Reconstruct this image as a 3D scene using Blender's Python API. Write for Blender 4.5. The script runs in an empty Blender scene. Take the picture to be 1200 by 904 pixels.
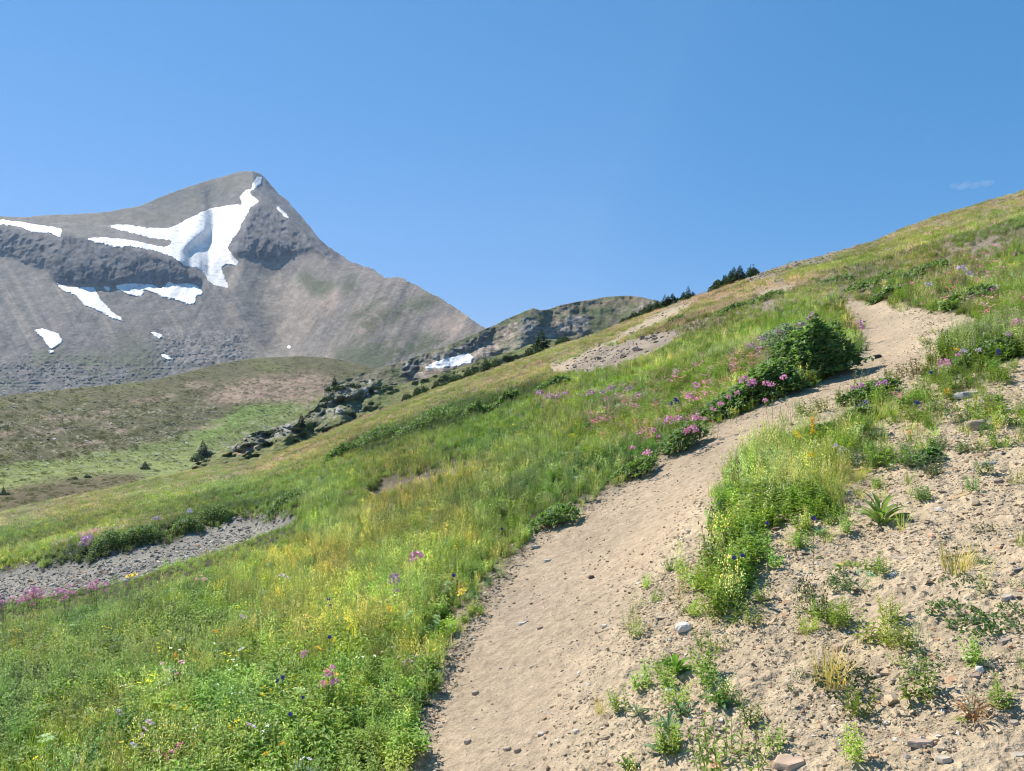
import bpy, math, random
import numpy as np

# ------------------------------------------------------------------ camera, sky, sun, exposure
scene = bpy.context.scene
F, CX, CY, EYE = 900.0, 600.0, 452.0, 1.6          # focal length and centre in photo pixels, eye height
cam_data = bpy.data.cameras.new("camera")
cam_data.sensor_width = 36.0
cam_data.lens = 36.0 * F / 1200.0
cam_data.clip_start = 0.05
cam_data.clip_end = 60000.0
cam = bpy.data.objects.new("camera", cam_data)
scene.collection.objects.link(cam)
cam.location = (0, 0, 0)
cam.rotation_euler = (math.radians(90), 0, 0)
scene.camera = cam

SUN_EL, SUN_AZ = math.radians(46), math.radians(-52)       # azimuth from the view direction (+y), negative = left
sun_dir = np.array([math.sin(SUN_AZ) * math.cos(SUN_EL), math.cos(SUN_AZ) * math.cos(SUN_EL), math.sin(SUN_EL)])
world = bpy.data.worlds.new("World")
scene.world = world
world.use_nodes = True
wn, wl = world.node_tree.nodes, world.node_tree.links
wn.clear()
w_out = wn.new("ShaderNodeOutputWorld")
w_bg = wn.new("ShaderNodeBackground")
w_sky = wn.new("ShaderNodeTexSky")
w_sky.sky_type = 'NISHITA'
w_sky.sun_disc = False
w_sky.sun_elevation = SUN_EL
w_sky.sun_rotation = SUN_AZ
w_sky.altitude = 2200
w_sky.air_density = 1.15
w_sky.dust_density = 0.15
w_sky.ozone_density = 4.0
w_bg.inputs[1].default_value = 0.1157
w_hs = wn.new("ShaderNodeHueSaturation")
w_hs.inputs['Saturation'].default_value = 1.1
wl.new(w_sky.outputs[0], w_hs.inputs['Color'])
w_sep = wn.new("ShaderNodeSeparateColor"); w_com = wn.new("ShaderNodeCombineColor")        # tone of the whole sky, alike in every direction
wl.new(w_hs.outputs[0], w_sep.inputs[0])
for i, (k, g) in enumerate(((0.565, 0.80), (1.275, 0.47), (1.86, 0.50))):
    p_ = wn.new("ShaderNodeMath"); p_.operation = 'POWER'; p_.inputs[1].default_value = g
    q_ = wn.new("ShaderNodeMath"); q_.operation = 'MULTIPLY'; q_.inputs[1].default_value = k
    wl.new(w_sep.outputs[i], p_.inputs[0]); wl.new(p_.outputs[0], q_.inputs[0]); wl.new(q_.outputs[0], w_com.inputs[i])
wl.new(w_com.outputs[0], w_bg.inputs[0])
wl.new(w_bg.outputs[0], w_out.inputs[0])
sun_data = bpy.data.lights.new("sun", 'SUN')
sun_data.energy = 4.9
sun_data.angle = math.radians(0.53)
sun_data.color = (1.0, 0.94, 0.84)
sun = bpy.data.objects.new("sun", sun_data)
scene.collection.objects.link(sun)
from mathutils import Vector
sun.rotation_euler = Vector(sun_dir).to_track_quat('Z', 'Y').to_euler()
sun.location = (-50, 20, 60)
scene.view_settings.view_transform = 'Standard'
scene.view_settings.look = 'None'
scene.view_settings.exposure = 0.6
scene.view_settings.gamma = 1.0
scene.view_settings.use_curve_mapping = False
scene.render.engine = 'CYCLES'
scene.cycles.use_denoising = True
scene.cycles.use_adaptive_sampling = False
scene.cycles.filter_width = 1.05
scene.cycles.max_bounces = 5
scene.cycles.diffuse_bounces = 3
scene.cycles.glossy_bounces = 2
scene.cycles.transmission_bounces = 3
scene.cycles.volume_bounces = 0
scene.cycles.caustics_reflective = False
scene.cycles.caustics_refractive = False

random.seed(7)
rng = np.random.default_rng(7)
COL = scene.collection

# ------------------------------------------------------------------ noise, masks
_tab = np.random.default_rng(99).random((8, 256, 256)).astype(np.float32)
def noise(x, y, seed=0):
    x = np.asarray(x, np.float64) + seed * 17.31; y = np.asarray(y, np.float64) + seed * 7.77
    xi = np.floor(x).astype(np.int64); yi = np.floor(y).astype(np.int64)
    fx = x - xi; fy = y - yi
    fx = fx * fx * (3 - 2 * fx); fy = fy * fy * (3 - 2 * fy)
    t = _tab[seed % 8]
    a = t[xi & 255, yi & 255]; b = t[(xi + 1) & 255, yi & 255]
    c = t[xi & 255, (yi + 1) & 255]; d = t[(xi + 1) & 255, (yi + 1) & 255]
    return (a + (b - a) * fx) * (1 - fy) + (c + (d - c) * fx) * fy - 0.5
def fbm(x, y, seed=0, octaves=4, gain=0.5):
    s, a = 0.0, 1.0
    for o in range(octaves):
        s = s + a * noise(x * 2.03 ** o, y * 2.03 ** o, seed + o)
        a *= gain
    return s
def ridged(x, y, seed=0, octaves=4):
    s, a = 0.0, 1.0
    for o in range(octaves):
        s = s + a * (0.5 - 2 * np.abs(noise(x * 2.03 ** o, y * 2.03 ** o, seed + o)))
        a *= 0.5
    return s
def sstep(a, b, x):
    t = np.clip((x - a) / (b - a), 0, 1)
    return t * t * (3 - 2 * t)
MX0, MX1, MY0, MY1 = -320, 1520, 150, 1240
def poly(points, blur=3):
    """soft mask of a polygon given in the photograph's pixels; sampled through view directions of real points"""
    P = np.array(points, float)
    pad = int(blur * 2 + 3)
    x0 = int(max(MX0, P[:, 0].min() - pad)); x1 = int(min(MX1, P[:, 0].max() + pad)) + 1
    y0 = int(max(MY0, P[:, 1].min() - pad)); y1 = int(min(MY1, P[:, 1].max() + pad)) + 1
    xs = np.arange(x0, x1) + 0.0; ys = np.arange(y0, y1) + 0.0
    X, Y = np.meshgrid(xs, ys)
    ins = np.zeros(X.shape, bool)
    n = len(P)
    for i in range(n):
        ax, ay = P[i]; bx, by = P[(i + 1) % n]
        if ay == by: continue
        c = ((ay > Y) != (by > Y)) & (X < (bx - ax) * (Y - ay) / (by - ay) + ax)
        ins ^= c
    m = ins.astype(np.float32)
    r = int(blur)
    for _ in range(2 if r > 0 else 0):
        for ax in (0, 1):
            k = 2 * r + 1
            pw = [(0, 0), (0, 0)]; pw[ax] = (r + 1, r)
            c = np.cumsum(np.pad(m, pw, mode='edge'), axis=ax)
            m = (c[k:] - c[:-k]) / k if ax == 0 else (c[:, k:] - c[:, :-k]) / k
    def f(px, py, w=0.0):
        if w:
            px, py = px + w * fbm(px / 9.0, py / 5.0, 3, 3), py + w * 0.6 * fbm(px / 9.0 + 40, py / 5.0, 5, 3)
        gx = px - x0; gy = py - y0
        ok = (gx >= 0) & (gx < m.shape[1] - 1) & (gy >= 0) & (gy < m.shape[0] - 1)
        gx = np.clip(gx, 0, m.shape[1] - 1.001); gy = np.clip(gy, 0, m.shape[0] - 1.001)
        xi = gx.astype(int); yi = gy.astype(int); fx = gx - xi; fy = gy - yi
        v = (m[yi, xi] * (1 - fx) + m[yi, xi + 1] * fx) * (1 - fy) + (m[yi + 1, xi] * (1 - fx) + m[yi + 1, xi + 1] * fx) * fy
        return np.where(ok, v, 0.0)
    return f
def union(*fs):
    def f(px, py, w=0.0):
        r = fs[0](px, py, w)
        for g in fs[1:]: r = np.maximum(r, g(px, py, w))
        return r
    return f
def Z1(pts): return [(x / 3.0, 180 + y / 3.0) for x, y in pts]          # tracing sheets at 3x
def Z2(pts): return [(300 + x / 3.0, 280 + y / 3.0) for x, y in pts]

# ------------------------------------------------------------------ materials
def new_mat(name):
    m = bpy.data.materials.new(name); m.use_nodes = True
    m.node_tree.nodes.clear()
    return m, m.node_tree.nodes, m.node_tree.links
def terrain_mat(name, scales, bump, rough=0.95, var=0.35, dist=1.0):
    """base colour from the painted kinds of ground, broken up by grain at several sizes"""
    m, n, l = new_mat(name)
    out = n.new("ShaderNodeOutputMaterial"); b = n.new("ShaderNodeBsdfPrincipled")
    b.inputs['Roughness'].default_value = rough
    b.inputs['Specular IOR Level'].default_value = 0.15
    at = n.new("ShaderNodeAttribute"); at.attribute_name = "Col"
    geo = n.new("ShaderNodeNewGeometry")
    prev = at.outputs['Color']; hsum = None
    for i, s in enumerate(scales):
        t = n.new("ShaderNodeTexNoise"); t.inputs['Scale'].default_value = s; t.inputs['Detail'].default_value = 3.0
        t.inputs['Roughness'].default_value = 0.65
        l.new(geo.outputs['Position'], t.inputs['Vector'])
        mr = n.new("ShaderNodeMapRange"); mr.inputs[1].default_value = 0.3; mr.inputs[2].default_value = 0.7
        mr.inputs[3].default_value = 1 - var; mr.inputs[4].default_value = 1 + var
        l.new(t.outputs[0], mr.inputs[0])
        mx = n.new("ShaderNodeVectorMath"); mx.operation = 'SCALE'
        l.new(prev, mx.inputs[0]); l.new(mr.outputs[0], mx.inputs['Scale'])
        prev = mx.outputs[0]
        if hsum is None: hsum = t.outputs[0]
        else:
            ad = n.new("ShaderNodeMath"); ad.operation = 'MULTIPLY_ADD'; ad.inputs[1].default_value = scales[0] / s
            l.new(t.outputs[0], ad.inputs[0]); l.new(hsum, ad.inputs[2]); hsum = ad.outputs[0]
    l.new(prev, b.inputs['Base Color'])
    bp = n.new("ShaderNodeBump"); bp.inputs['Strength'].default_value = bump; bp.inputs['Distance'].default_value = dist
    l.new(hsum, bp.inputs['Height']); l.new(bp.outputs[0], b.inputs['Normal'])
    l.new(b.outputs[0], out.inputs[0])
    return m

def mesh_grid(name, X, Y, Z, col, mat, keep=None, smooth=True):
    """a quad sheet from 2-D arrays; keep = boolean per quad"""
    nr, nc = X.shape
    idx = np.arange(nr * nc).reshape(nr, nc)
    q = np.stack([idx[:-1, :-1], idx[:-1, 1:], idx[1:, 1:], idx[1:, :-1]], -1)
    q = q[keep] if keep is not None else q.reshape(-1, 4)
    used = np.unique(q)
    remap = np.full(nr * nc, -1, np.int64); remap[used] = np.arange(len(used))
    q = remap[q]
    V = np.stack([X.ravel(), Y.ravel(), Z.ravel()], -1)[used]
    me = bpy.data.meshes.new(name)
    me.vertices.add(len(V)); me.vertices.foreach_set("co", V.astype(np.float32).ravel())
    me.loops.add(q.size); me.loops.foreach_set("vertex_index", q.astype(np.int32).ravel())
    me.polygons.add(len(q)); me.polygons.foreach_set("loop_start", np.arange(0, q.size, 4, dtype=np.int32))
    me.update(calc_edges=True)
    me.polygons.foreach_set("use_smooth", np.full(len(q), smooth))
    ca = me.color_attributes.new("Col", 'FLOAT_COLOR', 'POINT')
    c4 = np.ones((len(V), 4), np.float32); c4[:, :3] = col.reshape(-1, 3)[used]
    ca.data.foreach_set("color", c4.ravel())
    me.materials.append(mat)
    ob = bpy.data.objects.new(name, me); COL.objects.link(ob)
    return ob
def C(*c): return np.array(c, float)
def mixc(col, new, m): return col + (np.asarray(new) - col) * np.clip(m, 0, 1)[..., None]

# ------------------------------------------------------------------ far terrain: sheets that rise away from the viewer
def far_sheet(px, top, bottom, n, y0, base_slope, slope, relief, back=(0.06, 8), back_slope=-0.5, leak=40.0):
    """px: 1-D; top, bottom: arrays; slope(PX,PY) -> tan of the hillside; integrates the distance up each column"""
    v = np.linspace(0, 1, n)[:, None]
    PX = np.repeat(px[None, :], n, 0)
    PY = bottom[None, :] + (top - bottom)[None, :] * v
    T = (CY - PY) / F
    B = base_slope(PX, PY)
    S0 = np.maximum(B - T, 0.08)
    S = np.maximum(slope(PX, PY, B) - T, 0.06)
    dT = np.diff(T, axis=0)
    step = dT / (0.5 * (S0[1:] + S0[:-1])); extra = dT / (0.5 * (S[1:] + S[:-1])) - step
    dec = np.exp(-np.abs(np.diff(PY, axis=0)) / (leak(PX, PY)[1:] if callable(leak) else leak))
    D = np.zeros_like(PX)                        # cliffs and benches stand out locally and fade back into the hillside
    for i in range(n - 1): D[i + 1] = D[i] * dec[i] + extra[i]
    lnY = np.log(y0)[None, :] + np.concatenate([np.zeros((1, len(px))), np.cumsum(step, 0)], 0) + D
    lnY = lnY + relief(PX, PY)
    Yd = np.exp(lnY)
    X, Z = (PX - CX) / F * Yd, T * Yd
    rows = [np.stack([X, Yd, Z])]
    k, m = back
    for i in range(1, m + 1):                       # the far side, falling away
        dY = Yd[-1] * k * i
        Yb = Yd[-1] + dY
        zb = Z[-1] + dY * back_slope * (0.4 + 0.6 * i / m)
        rows.append(np.stack([X[-1] * (Yb / Yd[-1]), Yb, zb])[:, None, :])
    A = np.concatenate(rows, 1)
    PXb = np.concatenate([PX] + [PX[-1:]] * m, 0); PYb = np.concatenate([PY] + [PY[-1:]] * m, 0)
    return A, PXb, PYb, (PX, PY, Yd)

def curve(pts):
    P = np.array(pts, float)
    return lambda x: np.interp(x, P[:, 0], P[:, 1])
def smooth1(a, r):
    k = np.hanning(2 * r + 3)[1:-1]; k /= k.sum()
    return np.convolve(np.pad(a, r, mode='edge'), k, 'valid')

# --- mountain
M_top = curve([(-320, 275), (-150, 262), (0, 253), (30, 255), (60, 252), (90, 251), (120, 249), (160, 243), (200, 226), (240, 213), (262, 207), (280, 201.5), (296, 200.5),
               (304, 203), (310, 208), (325, 226), (338, 237), (350, 250), (362, 264), (374, 280), (385, 290), (398, 298), (412, 307), (425, 312), (438, 316), (450, 325), (456, 326), (466, 324),
               (478, 330), (490, 336), (505, 344), (520, 352), (535, 362), (548, 371), (558, 379), (568, 384), (585, 398), (620, 430), (700, 470)])
cliff = poly(Z1([(215, 285), (300, 303), (430, 333), (500, 338), (600, 375), (700, 412), (722, 436), (680, 458), (600, 455), (500, 458), (400, 465), (300, 468), (200, 450), (165, 405), (195, 375), (212, 330)]), 2)
leftrock = poly(Z1([(-900, 270), (0, 262), (60, 272), (150, 285), (222, 290), (215, 340), (190, 385), (150, 408), (60, 362), (0, 352), (-900, 360)]), 3)
bench = poly([(-300, 232), (0, 236), (100, 238), (200, 232), (240, 230), (262, 250), (262, 300), (235, 308), (180, 292), (100, 276), (0, 268), (-300, 268)], 10)
peakrock = poly(Z1([(905, 172), (940, 180), (1010, 225), (1100, 290), (1180, 340), (1190, 390), (1100, 350), (1050, 345), (985, 375), (930, 378), (830, 360), (798, 325), (812, 305), (835, 280), (852, 245), (870, 215), (882, 190)]), 3)
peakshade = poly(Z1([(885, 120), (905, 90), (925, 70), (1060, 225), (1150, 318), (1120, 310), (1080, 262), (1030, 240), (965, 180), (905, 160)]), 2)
lip = poly(Z1([(735, 218), (757, 275), (748, 292), (722, 328), (662, 332), (655, 400), (630, 372), (640, 330), (645, 292), (690, 268), (722, 245)]), 3)
lip_low = poly(Z1([(735, 218), (725, 150), (760, 60), (930, 20), (925, 100), (915, 172), (880, 190), (868, 225), (835, 300), (812, 345), (842, 390), (810, 470), (750, 450), (655, 402), (650, 345), (690, 305), (732, 278)]), 3)
snow_under = poly(Z1([(195, 455), (432, 588), (300, 540)]), 2)
px = np.concatenate([np.linspace(-320, -20, 60, endpoint=False), np.arange(-20, 640, 1.25)])
top = M_top(px) + 1.2 * fbm(px / 14.0, px * 0, 2, 3) + (0.7 + 1.3 * sstep(300, 330, px)) * noise(px / 2.2, px * 0 + 3, 4)
def m_base(PX, PY): return 0.60 - 0.15 * sstep(430, 470, PY)
def m_slope(PX, PY, B):
    s = B
    s = s + (0.47 - s) * bench(PX, PY)
    s = s + (1.9 - s) * 0.9 * leftrock(PX, PY, 4)
    s = s + (4.5 - s) * cliff(PX, PY, 3)
    s = s + (1.05 - s) * 0.7 * peakrock(PX, PY)
    return s
def m_relief(PX, PY):
    rk = np.clip(cliff(PX, PY, 2) + leftrock(PX, PY, 4) + peakrock(PX, PY, 3) + 0.8 * peakshade(PX, PY), 0, 1)
    gul = ridged((PX + 0.5 * PY) / 34, PY / 120, 1, 3) * 0.004
    rel = fbm(PX / 70, PY / 50, 6, 3) * 0.012 + gul * (1 - rk)
    rel = rel - (rk - .7 * cliff(PX, PY)) * 0.0070 * ridged(PX / 8, PY / 10 + PX / 40, 2, 5) - cliff(PX, PY) * (0.0035 * ridged(PX / 7.0 + fbm(PX / 9, PY / 9, 2, 2), PY / 26, 4, 3) + .0035 * fbm(PX / 12, PY / 8, 7, 4))
    rel = rel - 0.0005 * ridged(PX / 3.0, PY / 2.4, 5, 2) * (1 - rk)
    blocky = sstep(375, 400, PY) * sstep(150, 190, PX) * (1 - sstep(270, 320, PX)) + sstep(405, 425, PY) * (1 - sstep(150, 200, PX))
    rel = rel - blocky * 0.0028 * ridged(PX / 5, PY / 3.5, 3, 3)
    rel = rel + .040 * lip_low(PX, PY) * sstep(195, 282, PY)                                # the snow below the wind lip lies deeper
    # the ridge right of the summit turns away from the viewer, so its facet lies in shade
    rel = rel + 0.16 * np.clip((PX - (M_top_inv_mid(PY))) / 45.0, 0, 1) * (1 - sstep(285, 335, PY))
    # the whole right flank wraps towards the viewer then away
    rel = rel - 0.16 * sstep(300, 470, PX) * 1.0 - 0.10 * sstep(470, 600, PX)
    rel = rel + 0.05 * np.exp(-((PX - 335) / 38.0) ** 2) * sstep(280, 330, PY) * (1 - sstep(400, 430, PY))
    return rel
def M_top_inv_mid(PY):            # the crease between face and shaded facet
    return np.interp(PY, [200, 210, 222, 240, 260, 290, 320], [296, 297, 300, 320, 345, 372, 400])
A, PXb, PYb, mountain_front = far_sheet(px, top, np.full(len(px), 505.0), 300, np.full(len(px), 1150.0), m_base, m_slope, m_relief, back=(0.05, 7))
def mountain_col(PX, PY):
    n1 = fbm(PX / 30, PY / 16, 1, 4); n2 = fbm(PX / 5, PY / 3, 2, 3)
    col = np.zeros(PX.shape + (3,)) + C(.183, .162, .140)                     # grey-brown scree
    col = mixc(col, C(.213, .186, .158), sstep(0.0, .5, n1))
    streak = fbm((PX - 0.55 * (452 - PY) * np.sign(PX - 330)) / 9, PY / 90, 5, 3)
    col = mixc(col, C(.27, .225, .18), sstep(.0, .5, streak) * sstep(290, 330, PY) * (1 - sstep(430, 450, PY)) * 0.8)
    fine = fbm((PX - 0.55 * (452 - PY) * np.sign(PX - 330)) / 2.6, PY / 45, 7, 3)
    col = col * (1 + .28 * fine * sstep(300, 340, PY))[..., None]
    # olive upper shoulder
    up = poly([(-300, 240), (0, 250), (120, 248), (200, 224), (290, 199), (300, 205), (290, 222), (240, 238), (200, 262), (120, 262), (0, 258), (-300, 262)], 5)(PX, PY)
    col = mixc(col, C(.165, .145, .095), up * (0.6 + 0.5 * n1))
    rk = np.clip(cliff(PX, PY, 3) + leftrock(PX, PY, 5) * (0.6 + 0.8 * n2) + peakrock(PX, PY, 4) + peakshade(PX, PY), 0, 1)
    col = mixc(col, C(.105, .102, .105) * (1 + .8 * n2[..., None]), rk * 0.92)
    pale = poly([(320, 400), (300, 350), (310, 320), (345, 330), (375, 345), (360, 380), (345, 402), (330, 408)], 7)(PX, PY)
    col = mixc(col, C(.30, .245, .19), pale * .7)
    pink = union(poly([(372, 350), (392, 335), (402, 345), (392, 368), (376, 372)], 4), poly([(500, 375), (540, 372), (550, 388), (515, 395)], 5), poly([(415, 385), (450, 360), (470, 352), (450, 375), (420, 398)], 4))(PX, PY, 3)
    col = mixc(col, C(.33, .25, .20), pink * .7)
    gr = union(poly([(350, 320), (380, 318), (392, 335), (380, 350), (362, 345)], 4), poly([(404, 325), (418, 320), (420, 345), (402, 355)], 4),
               poly([(425, 372), (470, 355), (500, 345), (520, 352), (490, 372), (450, 382), (430, 395), (400, 400), (380, 410), (400, 395)], 5),
               poly([(390, 412), (430, 398), (480, 392), (540, 392), (600, 400), (560, 420), (450, 440), (390, 425)], 5),
               poly([(400, 380), (440, 352), (455, 345), (430, 372)], 3))(PX, PY, 4)
    col = mixc(col, C(.075, .088, .040), gr * sstep(-.35, .25, n2 + n1) * .85)
    g2 = sstep(395, 425, PY) * (1 - sstep(160, 230, PX)) * sstep(-.1, .35, n1 + .5 * n2)
    col = mixc(col, C(.115, .12, .065), g2 * .75)
    g3 = poly([(135, 395), (160, 390), (185, 410), (190, 430), (160, 435), (135, 420)], 8)(PX, PY)
    col = mixc(col, C(.12, .12, .075), g3 * .7)
    bl = sstep(380, 395, PY) * sstep(165, 200, PX) * (1 - sstep(265, 300, PX)) + sstep(425, 440, PY) * (1 - sstep(130, 170, PX)) * .6
    col = mixc(col, C(.27, .26, .25), bl * sstep(.05, .35, fbm(PX / 2.6, PY / 1.8, 6, 2)))
    col = mixc(col, C(.12, .11, .105), bl * sstep(.1, .4, fbm(PX / 2.9, PY / 1.9, 7, 2)))
    return col * (1 + .30 * n2 + .12 * noise(PX / 1.3, PY / 1.1, 3))[..., None]
m_far = terrain_mat("mountain_rock", (0.03, 0.15, 0.5), 0.5, var=0.20, dist=6.0)
mountain = mesh_grid("mountain", A[0], A[1], A[2], mountain_col(PXb, PYb), m_far)
mountain["kind"] = "structure"

# --- ridge on the right behind the near slope
R_top = curve([(380, 452), (400, 446), (420, 440), (432, 434), (450, 430), (470, 424), (500, 414), (530, 403), (555, 393), (568, 386), (580, 381), (592, 375), (605, 369), (617, 364.5), (625, 361.5), (633, 364), (642, 363),
               (655, 358.5), (670, 355), (690, 352), (705, 349), (720, 347.5), (740, 346.5), (755, 349), (775, 354), (800, 362), (860, 392), (1000, 440)])
px = np.arange(380, 900, 1.25)
top = R_top(px) + .7 * fbm(px / 8.0, px * 0, 3, 3)
rockband = poly([(470, 428), (500, 418), (530, 408), (560, 396), (577, 390), (572, 400), (560, 405), (540, 412), (515, 420), (490, 430), (478, 445), (470, 440)], 2)
crag = poly([(605, 385), (612, 372), (622, 371), (632, 378), (640, 385), (628, 392), (620, 396), (612, 390)], 2)
def r_base(PX, PY): return 0.42 + 0 * PX
def r_slope(PX, PY, B):
    s = B
    s = s + (.8 - s) * rockband(PX, PY, 2) + .5 * crag(PX, PY)
    return s
def r_relief(PX, PY):
    r = fbm(PX / 30, PY / 22, 6, 4) * 0.03 - .006 * ridged(PX / 9, PY / 6, 2, 3)
    rk = np.clip(rockband(PX, PY, 2) + crag(PX, PY, 3), 0, 1)
    r = r - rk * .010 * ridged(PX / 7, PY / 7, 4, 3)
    r = r + .10 * sstep(560, 700, PX) - .05 * np.exp(-((PX - 615) / 18.) ** 2) * sstep(370, 400, PY)
    return r
A, PXb, PYb, ridge_front = far_sheet(px, top, np.full(len(px), 500.0), 130, np.full(len(px), 420.0), r_base, r_slope, r_relief)
def ridge_col(PX, PY):
    n1 = fbm(PX / 16, PY / 9, 2, 4); n2 = fbm(PX / 4, PY / 2.5, 3, 3)
    col = np.zeros(PX.shape + (3,)) + C(.16, .145, .095)
    col = mixc(col, C(.085, .10, .04), sstep(-.15, .3, n1))
    pk = union(poly([(618, 395), (640, 385), (665, 372), (690, 370), (700, 376), (680, 388), (650, 396), (630, 402)], 3),
               poly([(715, 385), (735, 372), (748, 358), (760, 352), (770, 360), (740, 385), (722, 395)], 3),
               poly([(480, 440), (500, 425), (540, 412), (565, 402), (585, 398), (590, 410), (570, 420), (520, 432), (500, 445), (482, 445)], 3),
               poly([(575, 400), (590, 385), (606, 375), (608, 388), (590, 400)], 3))(PX, PY, 4)
    col = mixc(col, C(.34, .27, .225), pk * (.75 + .8 * n2))
    tl = sstep(350, 345, PY) * 0 + poly([(640, 362), (700, 352), (750, 347), (770, 354), (700, 360), (650, 368)], 2)(PX, PY)
    col = mixc(col, C(.22, .17, .115), tl * .6)
    dk = poly([(690, 372), (702, 366), (712, 375), (716, 388), (690, 392)], 3)(PX, PY)
    col = mixc(col, C(.06, .08, .03), dk * .8)
    rk = np.clip(rockband(PX, PY, 2) + crag(PX, PY, 3), 0, 1)
    col = mixc(col, C(.21, .195, .19) * (1 + .8 * n2[..., None]), rk * .7)
    pal = poly([(600, 395), (618, 392), (610, 410), (590, 425), (575, 430), (590, 405)], 3)(PX, PY, 4)
    col = mixc(col, C(.24, .22, .17), pal * .6)
    return col * (1 + .35 * n2 + .15 * noise(PX / 1.3, PY / 1.1, 3))[..., None]
m_mid = terrain_mat("hillside_far", (0.06, 0.35, 1.3), 0.7, var=0.25, dist=4.0)
ridge = mesh_grid("ridge", A[0], A[1], A[2], ridge_col(PXb, PYb), m_mid); ridge["kind"] = "structure"

# --- the broad heath hill across the valley and the valley floor
H_top = curve([(-320, 490), (-150, 475), (0, 464), (60, 458), (120, 452), (150, 449), (180, 445), (220, 436), (250, 428), (275, 423), (300, 420), (330, 418), (355, 417.5), (380, 419), (400, 422), (420, 427), (450, 436), (480, 450), (540, 470)])
px = np.concatenate([np.linspace(-320, -20, 60, endpoint=False), np.arange(-20, 560, 1.25)])
top = H_top(px) + .8 * fbm(px / 12.0, px * 0, 5, 3)
def h_base(PX, PY):
    floor_y = 545 - 0.10 * PX
    return 0.25 - 0.23 * sstep(-10, 30, PY - floor_y)
def h_slope(PX, PY, B): return B
def h_relief(PX, PY):
    return fbm(PX / 60, PY / 22, 6, 3) * 0.010 - .0016 * ridged(PX / 9, PY / 3, 2, 3)
A, PXb, PYb, hill_front = far_sheet(px, top, np.full(len(px), 660.0), 260, np.interp(px, [-300, 0, 300, 560], [150, 150, 170, 190]), h_base, h_slope, h_relief)
valley_line = curve([(-300, 560), (0, 545), (60, 540), (120, 531), (200, 516), (235, 500), (270, 488), (300, 475), (330, 470), (400, 455)])
def hill_col(PX, PY):
    n1 = fbm(PX / 22, PY / 6, 2, 4); n2 = fbm(PX / 4.5, PY / 1.6, 3, 3); n3 = noise(PX / 2.2, PY / .9, 6)
    col = np.zeros(PX.shape + (3,)) + C(.135, .122, .058)                       # heath
    col = mixc(col, C(.145, .150, .052), sstep(.0, .5, n1) * (1 - sstep(-25, -5, PY - H_top(PX) - 40) * .6))
    col = mixc(col, C(.10, .095, .05), sstep(.1, .5, n2) * .5)
    vl = sstep(-3, 3, PY - valley_line(PX) + 6 * n1)
    col = mixc(col, C(.21, .245, .075), vl)
    col = mixc(col, C(.19, .185, .13), vl * sstep(.15, .4, n2) * (1 - sstep(555, 570, PY)) * .8)
    col = mixc(col, C(.17, .20, .055), vl * sstep(-.1, .3, fbm(PX / 30, PY / 7, 7, 3)) * .6)
    pink = union(poly([(240, 468), (262, 452), (300, 443), (345, 438), (385, 438), (395, 452), (365, 474), (330, 476), (280, 472), (250, 474)], 4))(PX, PY, 5)
    col = mixc(col, C(.33, .235, .165), pink * np.clip(.9 + 1.2 * n2, 0, 1))
    br = union(poly([(20, 505), (60, 500), (90, 503), (60, 509)], 2), poly([(150, 470), (200, 462), (205, 466), (160, 474)], 1), poly([(80, 520), (120, 515), (124, 519), (90, 524)], 1), poly([(45, 488), (95, 488), (130, 478), (140, 480), (110, 492), (60, 496)], 2), poly([(118, 494), (150, 505), (150, 512), (125, 502)], 2),
               poly([(-50, 514), (15, 505), (22, 510), (-50, 522)], 2), poly([(215, 448), (250, 448), (248, 455), (218, 454)], 2),
               poly([(222, 502), (245, 497), (265, 496), (268, 500), (240, 505)], 1))(PX, PY, 4)
    col = mixc(col, C(.30, .22, .155), br * .8)
    spk = sstep(.33, .45, n3 + .4 * n2 + .35 * n1) * sstep(462, 475, PY) * (1 - sstep(530, 545, PY))
    col = mixc(col, C(.32, .29, .23), spk * .7)
    gl = poly([(275, 478), (300, 474), (350, 473), (345, 482), (300, 488), (270, 505), (235, 520), (225, 512), (262, 495)], 4)(PX, PY, 3)
    col = mixc(col, C(.19, .27, .06), gl * .8)
    bn = poly([(-320, 590), (0, 574), (60, 563), (120, 556), (170, 556), (168, 563), (110, 578), (50, 590), (0, 606), (-320, 640)], 3)(PX, PY, 4)
    col = mixc(col, C(.105, .078, .045), bn * .9)
    return col * (1 + .30 * n2 + .2 * n3)[..., None]
m_hill = terrain_mat("heath", (0.10, 0.6, 2.2), 0.6, var=0.25, dist=1.5)
hill = mesh_grid("hill", A[0], A[1], A[2], hill_col(PXb, PYb), m_hill); hill["kind"] = "structure"

# --- rocky spur between the valley and the near slope
S_top = curve([(225, 545), (245, 536), (265, 527), (280, 518), (292, 509), (305, 505), (318, 502), (330, 498), (345, 492), (358, 486), (368, 479), (376, 469), (385, 460), (395, 453), (408, 448), (425, 446),
               (440, 444), (452, 450), (462, 452), (480, 448), (500, 443), (530, 434), (560, 425), (580, 418), (600, 412), (640, 398), (700, 400)])
px = np.arange(225, 700, 1.25)
top = S_top(px) + 1.3 * fbm(px / 6.0, px * 0, 5, 3)
srock = union(poly([(268, 528), (290, 510), (330, 497), (350, 492), (362, 494), (350, 505), (330, 512), (300, 522), (280, 530)], 2), poly([(372, 470), (380, 457), (395, 448), (430, 444), (446, 450), (444, 462), (420, 466), (395, 470), (385, 478)], 2),
              poly([(358, 490), (372, 478), (395, 472), (420, 476), (400, 486), (370, 492)], 3))
def s_base(PX, PY): return 0.30 + 0 * PX
def s_slope(PX, PY, B): return B + .15 * srock(PX, PY, 3)
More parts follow.
